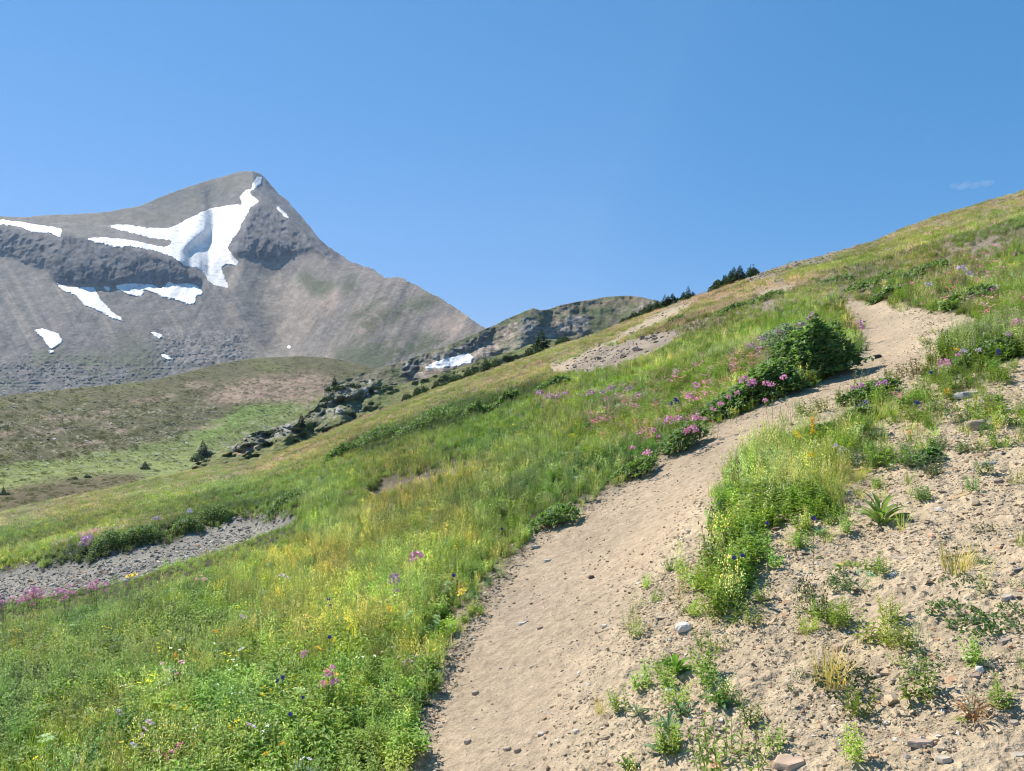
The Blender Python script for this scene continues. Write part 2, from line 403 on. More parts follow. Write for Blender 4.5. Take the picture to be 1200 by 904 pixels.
def s_relief(PX, PY): return fbm(PX / 22, PY / 12, 6, 4) * .05 - srock(PX, PY, 3) * .005 * ridged(PX / 6, PY / 5, 2, 3) - .15 * sstep(300, 600, PX) * 0
A, PXb, PYb, spur_front = far_sheet(px, top, np.full(len(px), 590.0), 130, np.full(len(px), 125.0), s_base, s_slope, s_relief)
def spur_col(PX, PY):
    n1 = fbm(PX / 14, PY / 7, 2, 4); n2 = fbm(PX / 3.5, PY / 2, 3, 3)
    col = np.zeros(PX.shape + (3,)) + C(.15, .155, .06)
    col = mixc(col, C(.10, .12, .04), sstep(0, .4, n1))
    rk = srock(PX, PY, 4)
    col = mixc(col, C(.25, .238, .215) * (1 + .8 * n2[..., None]), rk * np.clip(.5 + 1.5 * n2, 0, 1))
    st = poly([(345, 505), (380, 480), (420, 470), (440, 475), (400, 492), (360, 512)], 4)(PX, PY, 4)
    col = mixc(col, C(.25, .235, .20), st * sstep(.0, .4, n2) * .7)
    ok = poly([(272, 530), (300, 522), (310, 524), (280, 534)], 1)(PX, PY)
    col = mixc(col, C(.40, .29, .19), ok)
    return col * (1 + .35 * n2)[..., None]
m_spur = terrain_mat("spur_rock", (0.25, 1.2, 5.0), 0.8, var=0.28, dist=0.8)
spur = mesh_grid("spur", A[0], A[1], A[2], spur_col(PXb, PYb), m_spur); spur["kind"] = "structure"

# ------------------------------------------------------------------ the near slope
TRAIL_PTS = [(470, 1240), (480, 1000), (488, 904), (497, 850), (512, 800), (540, 750), (570, 705), (600, 660), (650, 615), (700, 590), (735, 568), (770, 545), (800, 522), (850, 498),
              (895, 480), (935, 462), (965, 445), (990, 430), (1012, 405), (1012, 385), (996, 365), (985, 355), (1030, 352), (1072, 366), (1085, 385), (1082, 405), (1065, 425), (1040, 440), (1000, 452),
              (970, 470), (935, 490), (905, 512), (880, 535), (855, 560), (826, 590), (802, 620), (782, 650), (757, 690), (722, 740), (695, 800), (685, 850), (678, 904), (676, 1000), (676, 1240)]
TRAIL = poly(TRAIL_PTS, 4)
TRAIL_H = poly(TRAIL_PTS, 24)
TRAIL_SOFT = poly([(470, 1240), (488, 904), (512, 800), (570, 705), (650, 615), (735, 568), (800, 522), (895, 480), (965, 445), (1012, 405), (996, 365), (1030, 352), (1075, 385), (1055, 425), (985, 452), (920, 490), (865, 535), (805, 590), (755, 650), (690, 740), (655, 800), (635, 904), (630, 1240)], 14)
DIRT = poly([(660, 1240), (664, 904), (680, 800), (708, 740), (742, 690), (768, 650), (790, 620), (815, 590), (850, 560), (895, 512), (960, 470), (1030, 440), (1080, 400), (1060, 362), (1040, 350), (1090, 360), (1155, 378),
             (1140, 394), (1110, 402), (1100, 432), (1140, 440), (1200, 425), (1520, 400), (1520, 1240)], 4)
GRAVEL = poly([(-320, 715), (-100, 680), (0, 663), (50, 656), (110, 645), (150, 637), (190, 626), (225, 618), (250, 611), (290, 604), (330, 599), (352, 596), (350, 608), (328, 620), (295, 630), (260, 642), (205, 658), (155, 675), (125, 682), (60, 695), (0, 704), (-100, 726), (-320, 775)], 2)
TAN = union(poly([(642, 430), (652, 425), (672, 420), (700, 404), (728, 392), (750, 379), (775, 366), (800, 356), (818, 350), (810, 358), (790, 370), (770, 381), (745, 391), (722, 402), (700, 412), (690, 425), (690, 436), (662, 440), (648, 437)], 1),
            poly([(880, 345), (900, 338), (930, 335), (925, 341), (900, 347)], 1))
STONY = poly([(660, 438), (672, 425), (695, 412), (730, 402), (770, 392), (800, 388), (790, 402), (760, 418), (725, 430), (690, 440)], 2)
MAUVE = union(poly([(690, 425), (740, 405), (800, 380), (850, 355), (900, 342), (960, 338), (990, 352), (960, 365), (900, 368), (850, 378), (800, 395), (760, 412), (700, 436)], 6),
              poly([(500, 372), (560, 365), (1000, 330), (1100, 300), (1200, 270), (1250, 260), (1250, 280), (1120, 312), (1040, 335), (1010, 345)], 8))
SKYROCK = poly([(868, 328), (880, 321), (930, 305), (1000, 288), (1012, 292), (980, 302), (940, 314), (905, 324), (880, 336)], 2)
VEG = union(poly([(842, 590), (850, 565), (880, 532), (915, 500), (930, 490), (975, 470), (1010, 462), (1045, 462), (1052, 478), (1020, 510), (1000, 530), (985, 545), (978, 590), (962, 615), (930, 625), (900, 620), (870, 612), (846, 604)], 4),
            poly([(836, 640), (850, 622), (884, 622), (888, 660), (880, 690), (866, 720), (850, 740), (838, 740), (826, 725)], 3),
            poly([(1140, 392), (1170, 384), (1200, 384), (1400, 380), (1400, 412), (1200, 422), (1160, 428), (1120, 424), (1118, 408)], 3),
            poly([(1045, 470), (1080, 462), (1090, 475), (1060, 492), (1040, 490)], 3), poly([(1185, 480), (1220, 470), (1240, 520), (1190, 520)], 3))
SEMI = poly([(880, 620), (930, 500), (1000, 450), (1100, 425), (1170, 450), (1180, 500), (1120, 545), (1040, 560), (960, 640), (900, 660)], 12)
DRYUP = union(poly([(560, 455), (640, 405), (740, 368), (860, 328), (960, 296), (1020, 284), (1110, 252), (1210, 220), (1240, 240), (1120, 285), (1040, 320), (1000, 345), (930, 350), (860, 372), (780, 398), (700, 432), (640, 452), (580, 470)], 8), poly([(1100, 285), (1200, 262), (1300, 250), (1300, 300), (1180, 300), (1090, 322)], 10))
DRIFT = union(poly([(680, 478), (760, 455), (850, 425), (900, 395), (935, 415), (870, 475), (800, 520), (740, 535), (690, 510)], 10), poly([(1080, 330), (1140, 300), (1220, 300), (1220, 400), (1150, 400), (1100, 370)], 14), poly([(1000, 440), (1060, 440), (1060, 460), (1000, 466)], 4))
STEP = union(poly([(425, 578), (445, 560), (480, 552), (520, 545), (555, 540), (580, 530), (560, 552), (520, 562), (470, 574), (435, 586)], 3), poly([(560, 478), (585, 470), (590, 476), (565, 488)], 2))
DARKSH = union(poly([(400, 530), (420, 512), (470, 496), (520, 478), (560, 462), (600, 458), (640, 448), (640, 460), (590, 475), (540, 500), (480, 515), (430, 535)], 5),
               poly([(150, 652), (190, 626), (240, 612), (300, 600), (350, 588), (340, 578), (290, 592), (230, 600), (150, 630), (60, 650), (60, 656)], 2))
S_sky = curve([(-400, 735), (-320, 706), (-100, 633), (0, 601), (60, 588), (120, 575), (170, 565), (210, 556), (250, 548), (300, 540), (330, 529), (350, 522), (400, 500), (440, 484), (480, 468), (520, 453), (560, 438), (600, 425), (650, 407), (700, 391),
               (740, 375), (770, 364), (800, 353), (830, 343), (860, 334), (900, 318), (950, 304), (1000, 291), (1020, 286), (1060, 269), (1100, 255), (1140, 242), (1200, 224), (1300, 190), (1500, 125), (1700, 60)])
Y_crest = curve([(-320, 75), (0, 80), (200, 80), (340, 90), (480, 110), (620, 120), (730, 105), (800, 85), (870, 68), (1000, 75), (1200, 90), (1500, 100)])
_gx = np.arange(-420, 1800, 1.0)
_sk = smooth1(S_sky(_gx), 9); _yc = smooth1(Y_crest(_gx), 30)
def base_t(PX, Y):
    """view slope Z/Y of the near slope along the azimuth of column PX at distance Y"""
    yc = np.interp(PX, _gx, _yc); S = (CY - np.interp(PX, _gx, _sk)) / F
    near = S - EYE * (1 / Y - 1 / yc)
    d = np.maximum(Y - yc, 0)
    far = S + (-0.004 * d * d / (1 + d * .02)) / np.maximum(Y, 1)
    return np.where(Y <= yc, near, far)
def ground(x, y, detail=True):
    """height of the near slope at world x, y (y ahead)"""
    x = np.asarray(x, float); y = np.maximum(np.asarray(y, float), 0.5)
    PX = CX + F * x / y
    t = base_t(PX, y); z = t * y
    PY = CY - F * t
    lim = np.minimum(1, y / 8)
    z = z + .10 * lim * fbm(x / 3.5, y / 5.0, 3, 3) * (1 + y / 40)
    tr = TRAIL(PX, PY); gv = GRAVEL(PX, PY); dr = DIRT(PX, PY)
    th = TRAIL_H(PX, PY); z = z - .05 * th - .40 * gv * sstep(10, 14, y) - .22 * STEP(PX, PY) - .10 * TAN(PX, PY)
    z = z + .02 * (1 - dr) * (1 - th) + .02 * dr * fbm(x / .5, y / .5, 2, 2)
    if detail:
        soil = np.clip(dr * (1 - tr), 0, 1)
        z = z + soil * (.026 * fbm(x / .13, y / .13, 1, 4) + .016 * ridged(x / .045, y / .045, 5, 2) + .015 * fbm(x / .5, y / .35, 4, 3))
        z = z + tr * (.010 * fbm(x / .40, y / .40, 4, 3) + .007 * fbm(x / .05, y / .05, 2, 3))
        edge = np.clip(4 * tr * (1 - tr), 0, 1)
        z = z + sstep(.2, .8, TRAIL_SOFT(PX, PY)) * -.02 + edge * .018 * ridged(x / .09, y / .09, 6, 3)
        z = z + gv * .05 * ridged(x / .35, y / .35, 6, 3)
        z = z + (STONY(PX, PY) + SKYROCK(PX, PY)) * .08 * ridged(x / 1.1, y / 1.1, 6, 3)
        z = z + (1 - np.clip(tr + dr + gv, 0, 1)) * .04 * fbm(x / .4, y / .4, 6, 2)
    return z
_ys = np.exp(np.linspace(math.log(1.5), math.log(125), 1400))
def hit(px_, py_, h=0.0):
    """the point of the near slope whose top (h above ground) is seen in direction px, py"""
    u = (px_ - CX) / F; t = (CY - py_) / F
    g = ground(u * _ys, _ys, False) + h - t * _ys
    k = np.where((g[:-1] < 0) & (g[1:] >= 0))[0]
    i = k[0] if len(k) else int(np.argmax(g)) 
    if len(k):
        f = -g[i] / (g[i + 1] - g[i]); y = _ys[i] + f * (_ys[i + 1] - _ys[i])
    else:
        y = _ys[i]
    x = u * y
    return np.array([x, y, float(ground(x, y))])

vis = np.linspace(0, 1, 440)[:, None]; low = np.linspace(0, 1, 40)[1:, None]
pxs = np.concatenate([np.linspace(-320, -30, 24, endpoint=False), np.arange(-30, 1230, 1.6), np.linspace(1230, 1560, 26)])
ycg = np.interp(pxs, _gx, _yc)
_vis = (925 - np.interp(pxs, _gx, _sk))[None, :]
off = np.concatenate([_vis * vis, _vis + low * 420], 0)                   # rows, evenly spread as seen
Yg = 1.0 / (1.0 / ycg[None, :] + off / F / EYE)
Yg = Yg[::-1]
backr = np.stack([ycg * k for k in (1.03, 1.07, 1.12, 1.2, 1.3, 1.45, 1.7)])
Yg = np.concatenate([Yg, backr], 0)
PXg = np.repeat(pxs[None, :], Yg.shape[0], 0)
Xg = (PXg - CX) / F * Yg
Zg = ground(Xg, Yg)
PYg = CY - F * base_t(PXg, Yg)
def near_col(PX, PY, x, y):
    n1 = fbm(x / 4, y / 6, 2, 4); n2 = fbm(x / .6, y / .9, 3, 3); n3 = fbm(x / .06, y / .06, 5, 3)
    far = sstep(12, 45, y)
    col = np.zeros(PX.shape + (3,)) + C(.060, .056, .030)                    # litter under the herbs
    col = mixc(col, C(.14, .14, .06), far)
    col = mixc(col, C(.24, .20, .12), sstep(-.1, .4, n1) * far * .8)
    col = mixc(col, C(.25, .205, .13), DRYUP(PX, PY, 8) * .8)
    col = mixc(col, C(.27, .215, .17), MAUVE(PX, PY, 6) * .8)
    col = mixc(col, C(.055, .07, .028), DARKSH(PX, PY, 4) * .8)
    tr = TRAIL(PX, PY, 9); dr = DIRT(PX, PY, 6)
    dirt = C(.425, .335, .225) * (1 + .20 * n2[..., None] + .25 * n3[..., None])
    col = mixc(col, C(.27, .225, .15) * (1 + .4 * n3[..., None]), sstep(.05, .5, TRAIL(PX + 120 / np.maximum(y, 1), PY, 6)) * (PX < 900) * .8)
    col = mixc(col, dirt, np.maximum(sstep(.25, .6, dr), sstep(.15, .5, tr)))
    path = C(.375, .29, .20) * (1 + .22 * n2[..., None] + .16 * n3[..., None])
    path = mixc(path, C(.40, .30, .195), sstep(.0, .5, n2) * .5)
    path = mixc(path, C(.30, .24, .175), sstep(.05, .5, fbm(x / 1.1, y / 1.4, 7, 4)) * .85)
    col = mixc(col, path, sstep(.15, .85, .35 * tr + .65 * TRAIL_SOFT(PX, PY, 22)))
    edge_band = np.clip(4 * tr * (1 - tr), 0, 1) * (1 - sstep(.01, .15, dr)) * (PX < 900)
    col = mixc(col, C(.29, .235, .165), edge_band * .6)  # darker brown than the path, along the trail's left edge
    col = mixc(col, C(.25, .23, .195) * (1 + .4 * n2[..., None]), sstep(.3, .7, GRAVEL(PX, PY, 4)))
    col = mixc(col, C(.40, .32, .22), TAN(PX, PY, 4) * (.9 + .4 * n2))
    col = mixc(col, C(.27, .22, .17) * (1 + .5 * fbm(x / .8, y / .8, 4, 3)[..., None]), STONY(PX, PY, 4) * .9)
    col = mixc(col, C(.24, .20, .15), SKYROCK(PX, PY, 4) * .85)
    col = mixc(col, C(.19, .155, .115), STEP(PX, PY, 3) * .9)
    return col
Cg = near_col(PXg, PYg, Xg, Yg)
m_soil = terrain_mat("soil_and_litter", (16.0, 70.0, 240.0), .8, var=0.18, dist=0.04)
m_path = terrain_mat("trodden_path", (18.0, 75.0, 240.0), .7, var=0.18, dist=0.03)
trq = (TRAIL(PXg, PYg, 5) > .5); trq = trq[:-1, :-1] & trq[1:, 1:]
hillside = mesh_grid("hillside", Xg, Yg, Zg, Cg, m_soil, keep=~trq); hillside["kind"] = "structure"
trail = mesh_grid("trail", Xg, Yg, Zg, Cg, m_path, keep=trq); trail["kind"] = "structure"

# ------------------------------------------------------------------ snow
m_snow, n, l = new_mat("old_snow")
o_ = n.new("ShaderNodeOutputMaterial"); b_ = n.new("ShaderNodeBsdfPrincipled"); b_.inputs['Roughness'].default_value = .7
g_ = n.new("ShaderNodeNewGeometry"); t_ = n.new("ShaderNodeTexNoise"); t_.inputs['Scale'].default_value = .06; t_.inputs['Detail'].default_value = 6
r_ = n.new("ShaderNodeValToRGB"); r_.color_ramp.elements[0].color = (.44, .41, .37, 1); r_.color_ramp.elements[1].color = (.72, .71, .70, 1)
r_.color_ramp.elements[0].position = .30; r_.color_ramp.elements[1].position = .48
l.new(g_.outputs['Position'], t_.inputs['Vector']); l.new(t_.outputs[0], r_.inputs[0]); l.new(r_.outputs[0], b_.inputs['Base Color']); l.new(b_.outputs[0], o_.inputs[0])
def sheet_sampler(front):
    PX, PY, Yd = front
    cols = PX[0]; bot = PY[0]; tp = PY[-1]; nr = PX.shape[0]
    def f(px, py):
        ci = np.clip(np.interp(px, cols, np.arange(len(cols))), 0, len(cols) - 1.001)
        c0 = ci.astype(int); fc = ci - c0
        def at(c):
            v = np.clip((py - bot[c]) / (tp[c] - bot[c]), 0, 1) * (nr - 1)
            v = np.minimum(v, nr - 1.001); v0 = v.astype(int); fv = v - v0
            return Yd[v0, c] * (1 - fv) + Yd[v0 + 1, c] * fv
        return at(c0) * (1 - fc) + at(c0 + 1) * fc
    return f
on_mountain, on_ridge, on_hill, on_spur = (sheet_sampler(f) for f in (mountain_front, ridge_front, hill_front, spur_front))
def spot(sampler, px_, py_):
    Y = float(sampler(np.array([px_ * 1.0]), np.array([py_ * 1.0]))[0])
    return ((px_ - CX) / F * Y, Y, (CY - py_) / F * Y)
def snow_patch(label, pts, sampler=on_mountain, step=.6, lift=.0022):
    P = np.array(pts); mk = poly(pts, 1)
    xs = np.arange(P[:, 0].min() - 2, P[:, 0].max() + 2, step); ys = np.arange(P[:, 1].max() + 2, P[:, 1].min() - 2, -step)
    PX, PY = np.meshgrid(xs, ys)
    m = mk(PX, PY, 1.1)
    Yd = sampler(PX, PY); raw = Yd.copy()
    for _ in range(4):
        p = np.pad(Yd, 1, mode='edge'); Yd = (p[:-2, 1:-1] + p[2:, 1:-1] + p[1:-1, :-2] + p[1:-1, 2:] + 2 * p[1:-1, 1:-1]) / 6
    Yd = np.minimum(Yd, raw + .3)
    Yd = Yd * (1 + .00035 * ridged(PX / 3, PY / 2, 5, 2) + .0008 * fbm(PX / 14, PY / 9, 2, 3))
    Yd = Yd * (1 + .001 - (lift + .001) * sstep(.3, .75, m + .45 * fbm(PX / 2.4, PY / 1.5, 4, 3) * (1 - sstep(.8, .99, m))))
    keep = m > .30
    keep = keep[:-1, :-1] & keep[1:, 1:] & keep[1:, :-1] & keep[:-1, 1:]
    o = mesh_grid("snow_patch", (PX - CX) / F * Yd, Yd, (CY - PY) / F * Yd, np.ones(PX.shape + (3,)), m_snow, keep=keep)
    o["label"] = label; o["category"] = "snow patch"; o["group"] = "old snow patches on the mountains"
snow_patch("largest snowfield, hanging below the summit with a shaded lip and two arms to the left", Z1([(885, 122), (880, 140), (912, 170), (880, 190), (868, 215), (850, 245), (835, 280), (812, 310), (800, 335), (818, 362), (838, 380), (835, 395), (812, 390), (790, 393), (778, 405), (790, 435), (803, 465), (800, 474), (780, 470), (760, 466), (735, 450), (725, 432), (715, 415), (690, 400),
    (655, 398), (625, 378), (590, 358), (545, 342), (500, 335), (460, 326), (430, 331), (390, 325), (345, 316), (308, 305), (312, 296), (340, 297), (380, 296), (440, 302), (500, 312), (560, 326), (585, 328), (603, 318), (600, 304), (560, 302), (530, 297), (500, 288), (440, 274), (372, 256), (400, 251), (440, 250), (520, 262), (600, 262), (640, 240), (700, 210), (740, 195), (800, 182), (855, 178), (842, 155), (860, 130)]))
snow_patch("tiny triangle of snow just under the summit point", Z1([(905, 80), (922, 84), (918, 103), (904, 116), (892, 130), (878, 130), (886, 112), (896, 96)]), step=.4)
snow_patch("thin slanting sliver of snow on the dark slope right of the summit", Z1([(962, 183), (985, 190), (1000, 205), (1022, 234), (1008, 230), (985, 206)]), step=.4)
snow_patch("long snow band at the left edge above the dark cliffs", Z1([(-60, 226), (0, 232), (60, 240), (130, 251), (190, 258), (208, 262), (220, 274), (216, 290), (200, 295), (190, 288), (180, 280), (130, 278), (100, 272), (85, 262), (50, 255), (0, 250), (-60, 248)]))
snow_patch("tapering snow tongue running down right from the foot of the cliff", Z1([(195, 453), (215, 462), (240, 470), (300, 468), (332, 470), (342, 490), (352, 512), (375, 535), (400, 560), (432, 580), (430, 592), (395, 580), (350, 556), (300, 535), (270, 503), (240, 488), (228, 488)]))
snow_patch("jagged snow strip at the cliff foot, below the cliff's right half", Z1([(405, 465), (440, 458), (470, 458), (500, 459), (540, 462), (560, 474), (580, 468), (590, 450), (605, 452), (612, 462), (650, 458), (690, 460), (700, 475), (716, 490), (712, 500), (690, 498), (690, 525), (670, 533), (640, 525), (612, 512), (575, 508), (550, 492), (520, 484), (508, 480), (500, 503), (480, 503), (450, 495), (425, 485)]))
snow_patch("small wedge of snow between the two strips under the cliff", Z1([(362, 468), (382, 467), (391, 489), (380, 485)]), step=.4)
snow_patch("squarish snow patch low on the left scree", Z1([(118, 620), (140, 616), (160, 618), (190, 628), (212, 635), (213, 646), (224, 656), (218, 668), (200, 675), (185, 686), (172, 684), (162, 672), (155, 655), (135, 637)]))
snow_patch("little snow scrap right below the squarish patch", Z1([(160, 700), (172, 691), (186, 691), (196, 701)]), step=.4)
snow_patch("small flat snow scrap above the rubble, upper of two", Z1([(525, 628), (548, 628), (560, 634), (584, 645), (570, 649), (550, 648), (540, 640)]), step=.4)
snow_patch("small flat snow scrap in the rubble, lower of two", Z1([(565, 708), (585, 706), (600, 714), (613, 722), (595, 727), (572, 720)]), step=.4)
snow_patch("snow dot alone at the foot of the long scree fan", Z1([(1008, 676), (1016, 673), (1024, 680), (1022, 689), (1011, 688)]), step=.3)
snow_patch("white snow patch in the hollow beside the pink scree, near the col", Z2([(593, 452), (615, 440), (640, 430), (670, 421), (700, 413), (725, 406), (748, 404), (763, 414), (765, 424), (752, 436), (720, 445), (680, 450), (650, 455), (600, 457)]), sampler=on_ridge)

# ------------------------------------------------------------------ plant meshes
class MB:
    """collects leaves, blades and stems into one mesh"""
    def __init__(s): s.v, s.f, s.c = [], [], []
    def quad(s, pts, col):
        i = len(s.v); s.v += [tuple(p) for p in pts]; s.c += [tuple(col)] * len(pts); s.f.append(tuple(range(i, i + len(pts))))
    def leaf(s, p, d, n, L, W, col, fold=.25, droop=.2, belly=.45):
        p = np.asarray(p, float); d = d / (np.linalg.norm(d) + 1e-9); w = np.cross(d, n); w /= (np.linalg.norm(w) + 1e-9); n = np.cross(w, d)
        m = p + d * L * belly + n * L * .06; t = p + d * L - n * L * droop
        a = m + w * W * .5 + n * W * fold; b = m - w * W * .5 + n * W * fold
        i = len(s.v); s.v += [tuple(p), tuple(a), tuple(t), tuple(b), tuple(m)]; s.c += [tuple(col)] * 5
        s.f += [(i, i + 1, i + 4), (i + 1, i + 2, i + 4), (i + 2, i + 3, i + 4), (i + 3, i, i + 4)]
    def blade(s, p, az, L, W, lean, bend, col, tipcol=None, seg=4):
        p = np.asarray(p, float); h = np.array([math.cos(az), math.sin(az), 0]); w = np.array([-h[1], h[0], 0]); tipcol = col if tipcol is None else tipcol
        i = len(s.v); q = p.copy(); a = lean
        for k in range(seg + 1):
            t = k / seg; ww = W * .5 * (1 - t ** 1.7) + W * .03; c = [col[j] + (tipcol[j] - col[j]) * t for j in range(3)]
            s.v += [tuple(q - w * ww), tuple(q + w * ww)]; s.c += [tuple(c)] * 2
            q = q + (h * math.sin(a) + np.array([0, 0, math.cos(a)])) * L / seg; a += bend / seg
        for k in range(seg): s.f.append((i + 2 * k, i + 2 * k + 1, i + 2 * k + 3, i + 2 * k + 2))
    def stem(s, p, q, r, col, r2=None):
        p = np.asarray(p, float); q = np.asarray(q, float); d = q - p; L = np.linalg.norm(d); d = d / (L + 1e-9); r2 = r if r2 is None else r2
        a = np.cross(d, [0.3, .9, .2]); a /= np.linalg.norm(a); b = np.cross(d, a); i = len(s.v)
        for k in range(3):
            o = a * math.cos(k * 2.0944) + b * math.sin(k * 2.0944)
            s.v += [tuple(p + o * r), tuple(q + o * r2)]; s.c += [tuple(col)] * 2
        for k in range(3):
            k2 = (k + 1) % 3; s.f.append((i + 2 * k, i + 2 * k2, i + 2 * k2 + 1, i + 2 * k + 1))
    def blob(s, p, r, col, sq=1.0):
        p = np.asarray(p, float); i = len(s.v)
        s.v += [tuple(p + np.array(o) * r) for o in ((1, 0, 0), (-.5, .87, 0), (-.5, -.87, 0), (0, 0, sq), (0, 0, -sq))]; s.c += [tuple(col)] * 5
        s.f += [(i, i + 1, i + 3), (i + 1, i + 2, i + 3), (i + 2, i, i + 3), (i + 1, i, i + 4), (i + 2, i + 1, i + 4), (i, i + 2, i + 4)]
    def mesh(s, name, mat):
        me = bpy.data.meshes.new(name); me.from_pydata(s.v, [], s.f); me.update()
        ca = me.color_attributes.new("Col", 'FLOAT_COLOR', 'POINT'); c = np.ones((len(s.v), 4), np.float32); c[:, :3] = s.c
        ca.data.foreach_set("color", c.ravel()); me.materials.append(mat); return me
    def obj(s, name, mat, parent=None):
        o = bpy.data.objects.new(name, s.mesh(name, mat)); COL.objects.link(o); o.parent = parent; return o

def plant_mat(name, tinted, translucent=.42, gain=1.0):
    m, n, l = new_mat(name)
    out = n.new("ShaderNodeOutputMaterial"); p = n.new("ShaderNodeBsdfPrincipled"); p.inputs['Roughness'].default_value = .55; p.inputs['Specular IOR Level'].default_value = .3
    tr = n.new("ShaderNodeBsdfTranslucent"); mx = n.new("ShaderNodeMixShader"); mx.inputs[0].default_value = translucent
    at = n.new("ShaderNodeAttribute"); at.attribute_name = "Col"; prev = at.outputs['Color']
    if tinted:
        ti = n.new("ShaderNodeAttribute"); ti.attribute_type = 'INSTANCER'; ti.attribute_name = "tint"
        mu = n.new("ShaderNodeVectorMath"); mu.operation = 'MULTIPLY'; l.new(prev, mu.inputs[0]); l.new(ti.outputs['Color'], mu.inputs[1]); prev = mu.outputs[0]
    else:
        g = n.new("ShaderNodeNewGeometry"); mr = n.new("ShaderNodeMapRange"); mr.inputs[3].default_value = .75; mr.inputs[4].default_value = 1.25
        mu = n.new("ShaderNodeVectorMath"); mu.operation = 'SCALE'; l.new(g.outputs['Random Per Island'], mr.inputs[0]); l.new(prev, mu.inputs[0]); l.new(mr.outputs[0], mu.inputs['Scale']); prev = mu.outputs[0]
    gm = n.new("ShaderNodeVectorMath"); gm.operation = 'SCALE'; gm.inputs['Scale'].default_value = gain; l.new(prev, gm.inputs[0]); prev = gm.outputs[0]
    l.new(prev, p.inputs['Base Color'])
    wm = n.new("ShaderNodeVectorMath"); wm.operation = 'MULTIPLY'; wm.inputs[1].default_value = (1.15, 1.25, .6); l.new(prev, wm.inputs[0]); l.new(wm.outputs[0], tr.inputs[0])
    l.new(p.outputs[0], mx.inputs[1]); l.new(tr.outputs[0], mx.inputs[2]); l.new(mx.outputs[0], out.inputs[0])
    return m
M_PI, M_P = plant_mat("meadow_plants", True, .36, 1.95), plant_mat("plant", False, .42, 1.45)
M_FI, M_F = plant_mat("meadow_petals", True, .3), plant_mat("petals", False, .3)
for m_ in (M_FI, M_F):
    for nd in m_.node_tree.nodes:
        if nd.type == 'VECT_MATH' and nd.operation == 'MULTIPLY' and abs(nd.inputs[1].default_value[2] - .6) < .01: nd.inputs[1].default_value = (1, 1, 1)
M_ST, n, l = new_mat("stone_bits")
o_ = n.new("ShaderNodeOutputMaterial"); b_ = n.new("ShaderNodeBsdfPrincipled"); b_.inputs['Roughness'].default_value = .9; b_.inputs['Specular IOR Level'].default_value = .2
a_ = n.new("ShaderNodeAttribute"); a_.attribute_type = 'INSTANCER'; a_.attribute_name = "tint"; l.new(a_.outputs['Color'], b_.inputs['Base Color']); l.new(b_.outputs[0], o_.inputs[0])
R = random.Random(11)
def ru(a, b): return R.uniform(a, b)
GRN = [(.165, .225, .038), (.190, .245, .046), (.138, .195, .036), (.235, .245, .070)]
def jit(c, a=.2):
    k = 1 + ru(-a, a); return (c[0] * k * (1 + ru(-.08, .08)), c[1] * k, c[2] * k * (1 + ru(-.15, .15)))
def p_grass(nb=26, h=.28, spread=.07, w=.0045, dry=.06):
    b = MB()
    for _ in range(nb):
        a = ru(0, 6.28); r = spread * math.sqrt(ru(0, 1)); c = jit(R.choice(GRN))
        if ru(0, 1) < dry: c = jit((.46, .38, .18))
        b.blade((r * math.cos(a), r * math.sin(a), -.02), a + ru(-.8, .8), h * ru(.55, 1.1), w * ru(.7, 1.5), ru(.02, .35), ru(.2, 1.3), c, (c[0] * 1.3, c[1] * 1.15, c[2] * 1.1))
    return b
def p_seedgrass(nb=18, ns=7, h=.34):
    b = p_grass(nb, h * .75, .07)
    for _ in range(ns):
        a = ru(0, 6.28); H = h * ru(.8, 1.15); q = np.array([.06 * math.cos(a), .06 * math.sin(a), -.02]); e = q + np.array([ru(-.05, .05), ru(-.05, .05), H])
        c = jit((.34, .33, .15)); b.stem(q, e, .0011, c, .0007)
        for k in range(9):
            t = ru(.72, 1.02); p = q + (e - q) * t + np.array([ru(-1, 1), ru(-1, 1), 0]) * .008
            b.leaf(p, np.array([ru(-.5, .5), ru(-.5, .5), 1]), np.array([ru(-1, 1), ru(-1, 1), .2]), .016, .005, jit((.42, .40, .24)))
    return b
def p_herb(ns=9, h=.24, L=.058, W=.025, spread=.08, col=(.150, .205, .040), top=None):
    b = MB()
    for _ in range(ns):
        a = ru(0, 6.28); r = spread * math.sqrt(ru(0, 1)); q = np.array([r * math.cos(a), r * math.sin(a), -.02]); H = h * ru(.6, 1.1)
        e = q + np.array([math.cos(a) * ru(0, .06), math.sin(a) * ru(0, .06), H]); b.stem(q, e, .0016, (col[0] * 1.1, col[1] * .8, col[2]), .001)
        nl = int(7 + H * 26)
        for k in range(nl):
            t = .15 + .85 * (k + ru(0, .6)) / nl; z = k * 2.4 + ru(-.4, .4); d = np.array([math.cos(z), math.sin(z), ru(.15, .9)])
            s = 1.15 - .5 * t; b.leaf(q + (e - q) * t, d, np.array([0, 0, 1.0]), L * s * ru(.8, 1.2), W * s, jit(col), .2, .25)
    return b
def p_seedy(ns=8, h=.33, col=(.42, .39, .21)):
    b = p_herb(4, h * .55, .045, .014)
    for _ in range(ns):
        a = ru(0, 6.28); r = .07 * math.sqrt(ru(0, 1)); q = np.array([r * math.cos(a), r * math.sin(a), -.02]); e = q + np.array([ru(-.05, .05), ru(-.05, .05), h * ru(.8, 1.15)])
        b.stem(q, e, .0013, jit((.24, .25, .09)), .0008)
        for k in range(16):
            t = ru(.50, 1.03); o = np.array([ru(-1, 1), ru(-1, 1), ru(-.3, .3)]) * .024 * (1.25 - t * .5)
            b.blob(q + (e - q) * t + o, ru(.0025, .0048), jit(col, .35), 1.4)
    return b
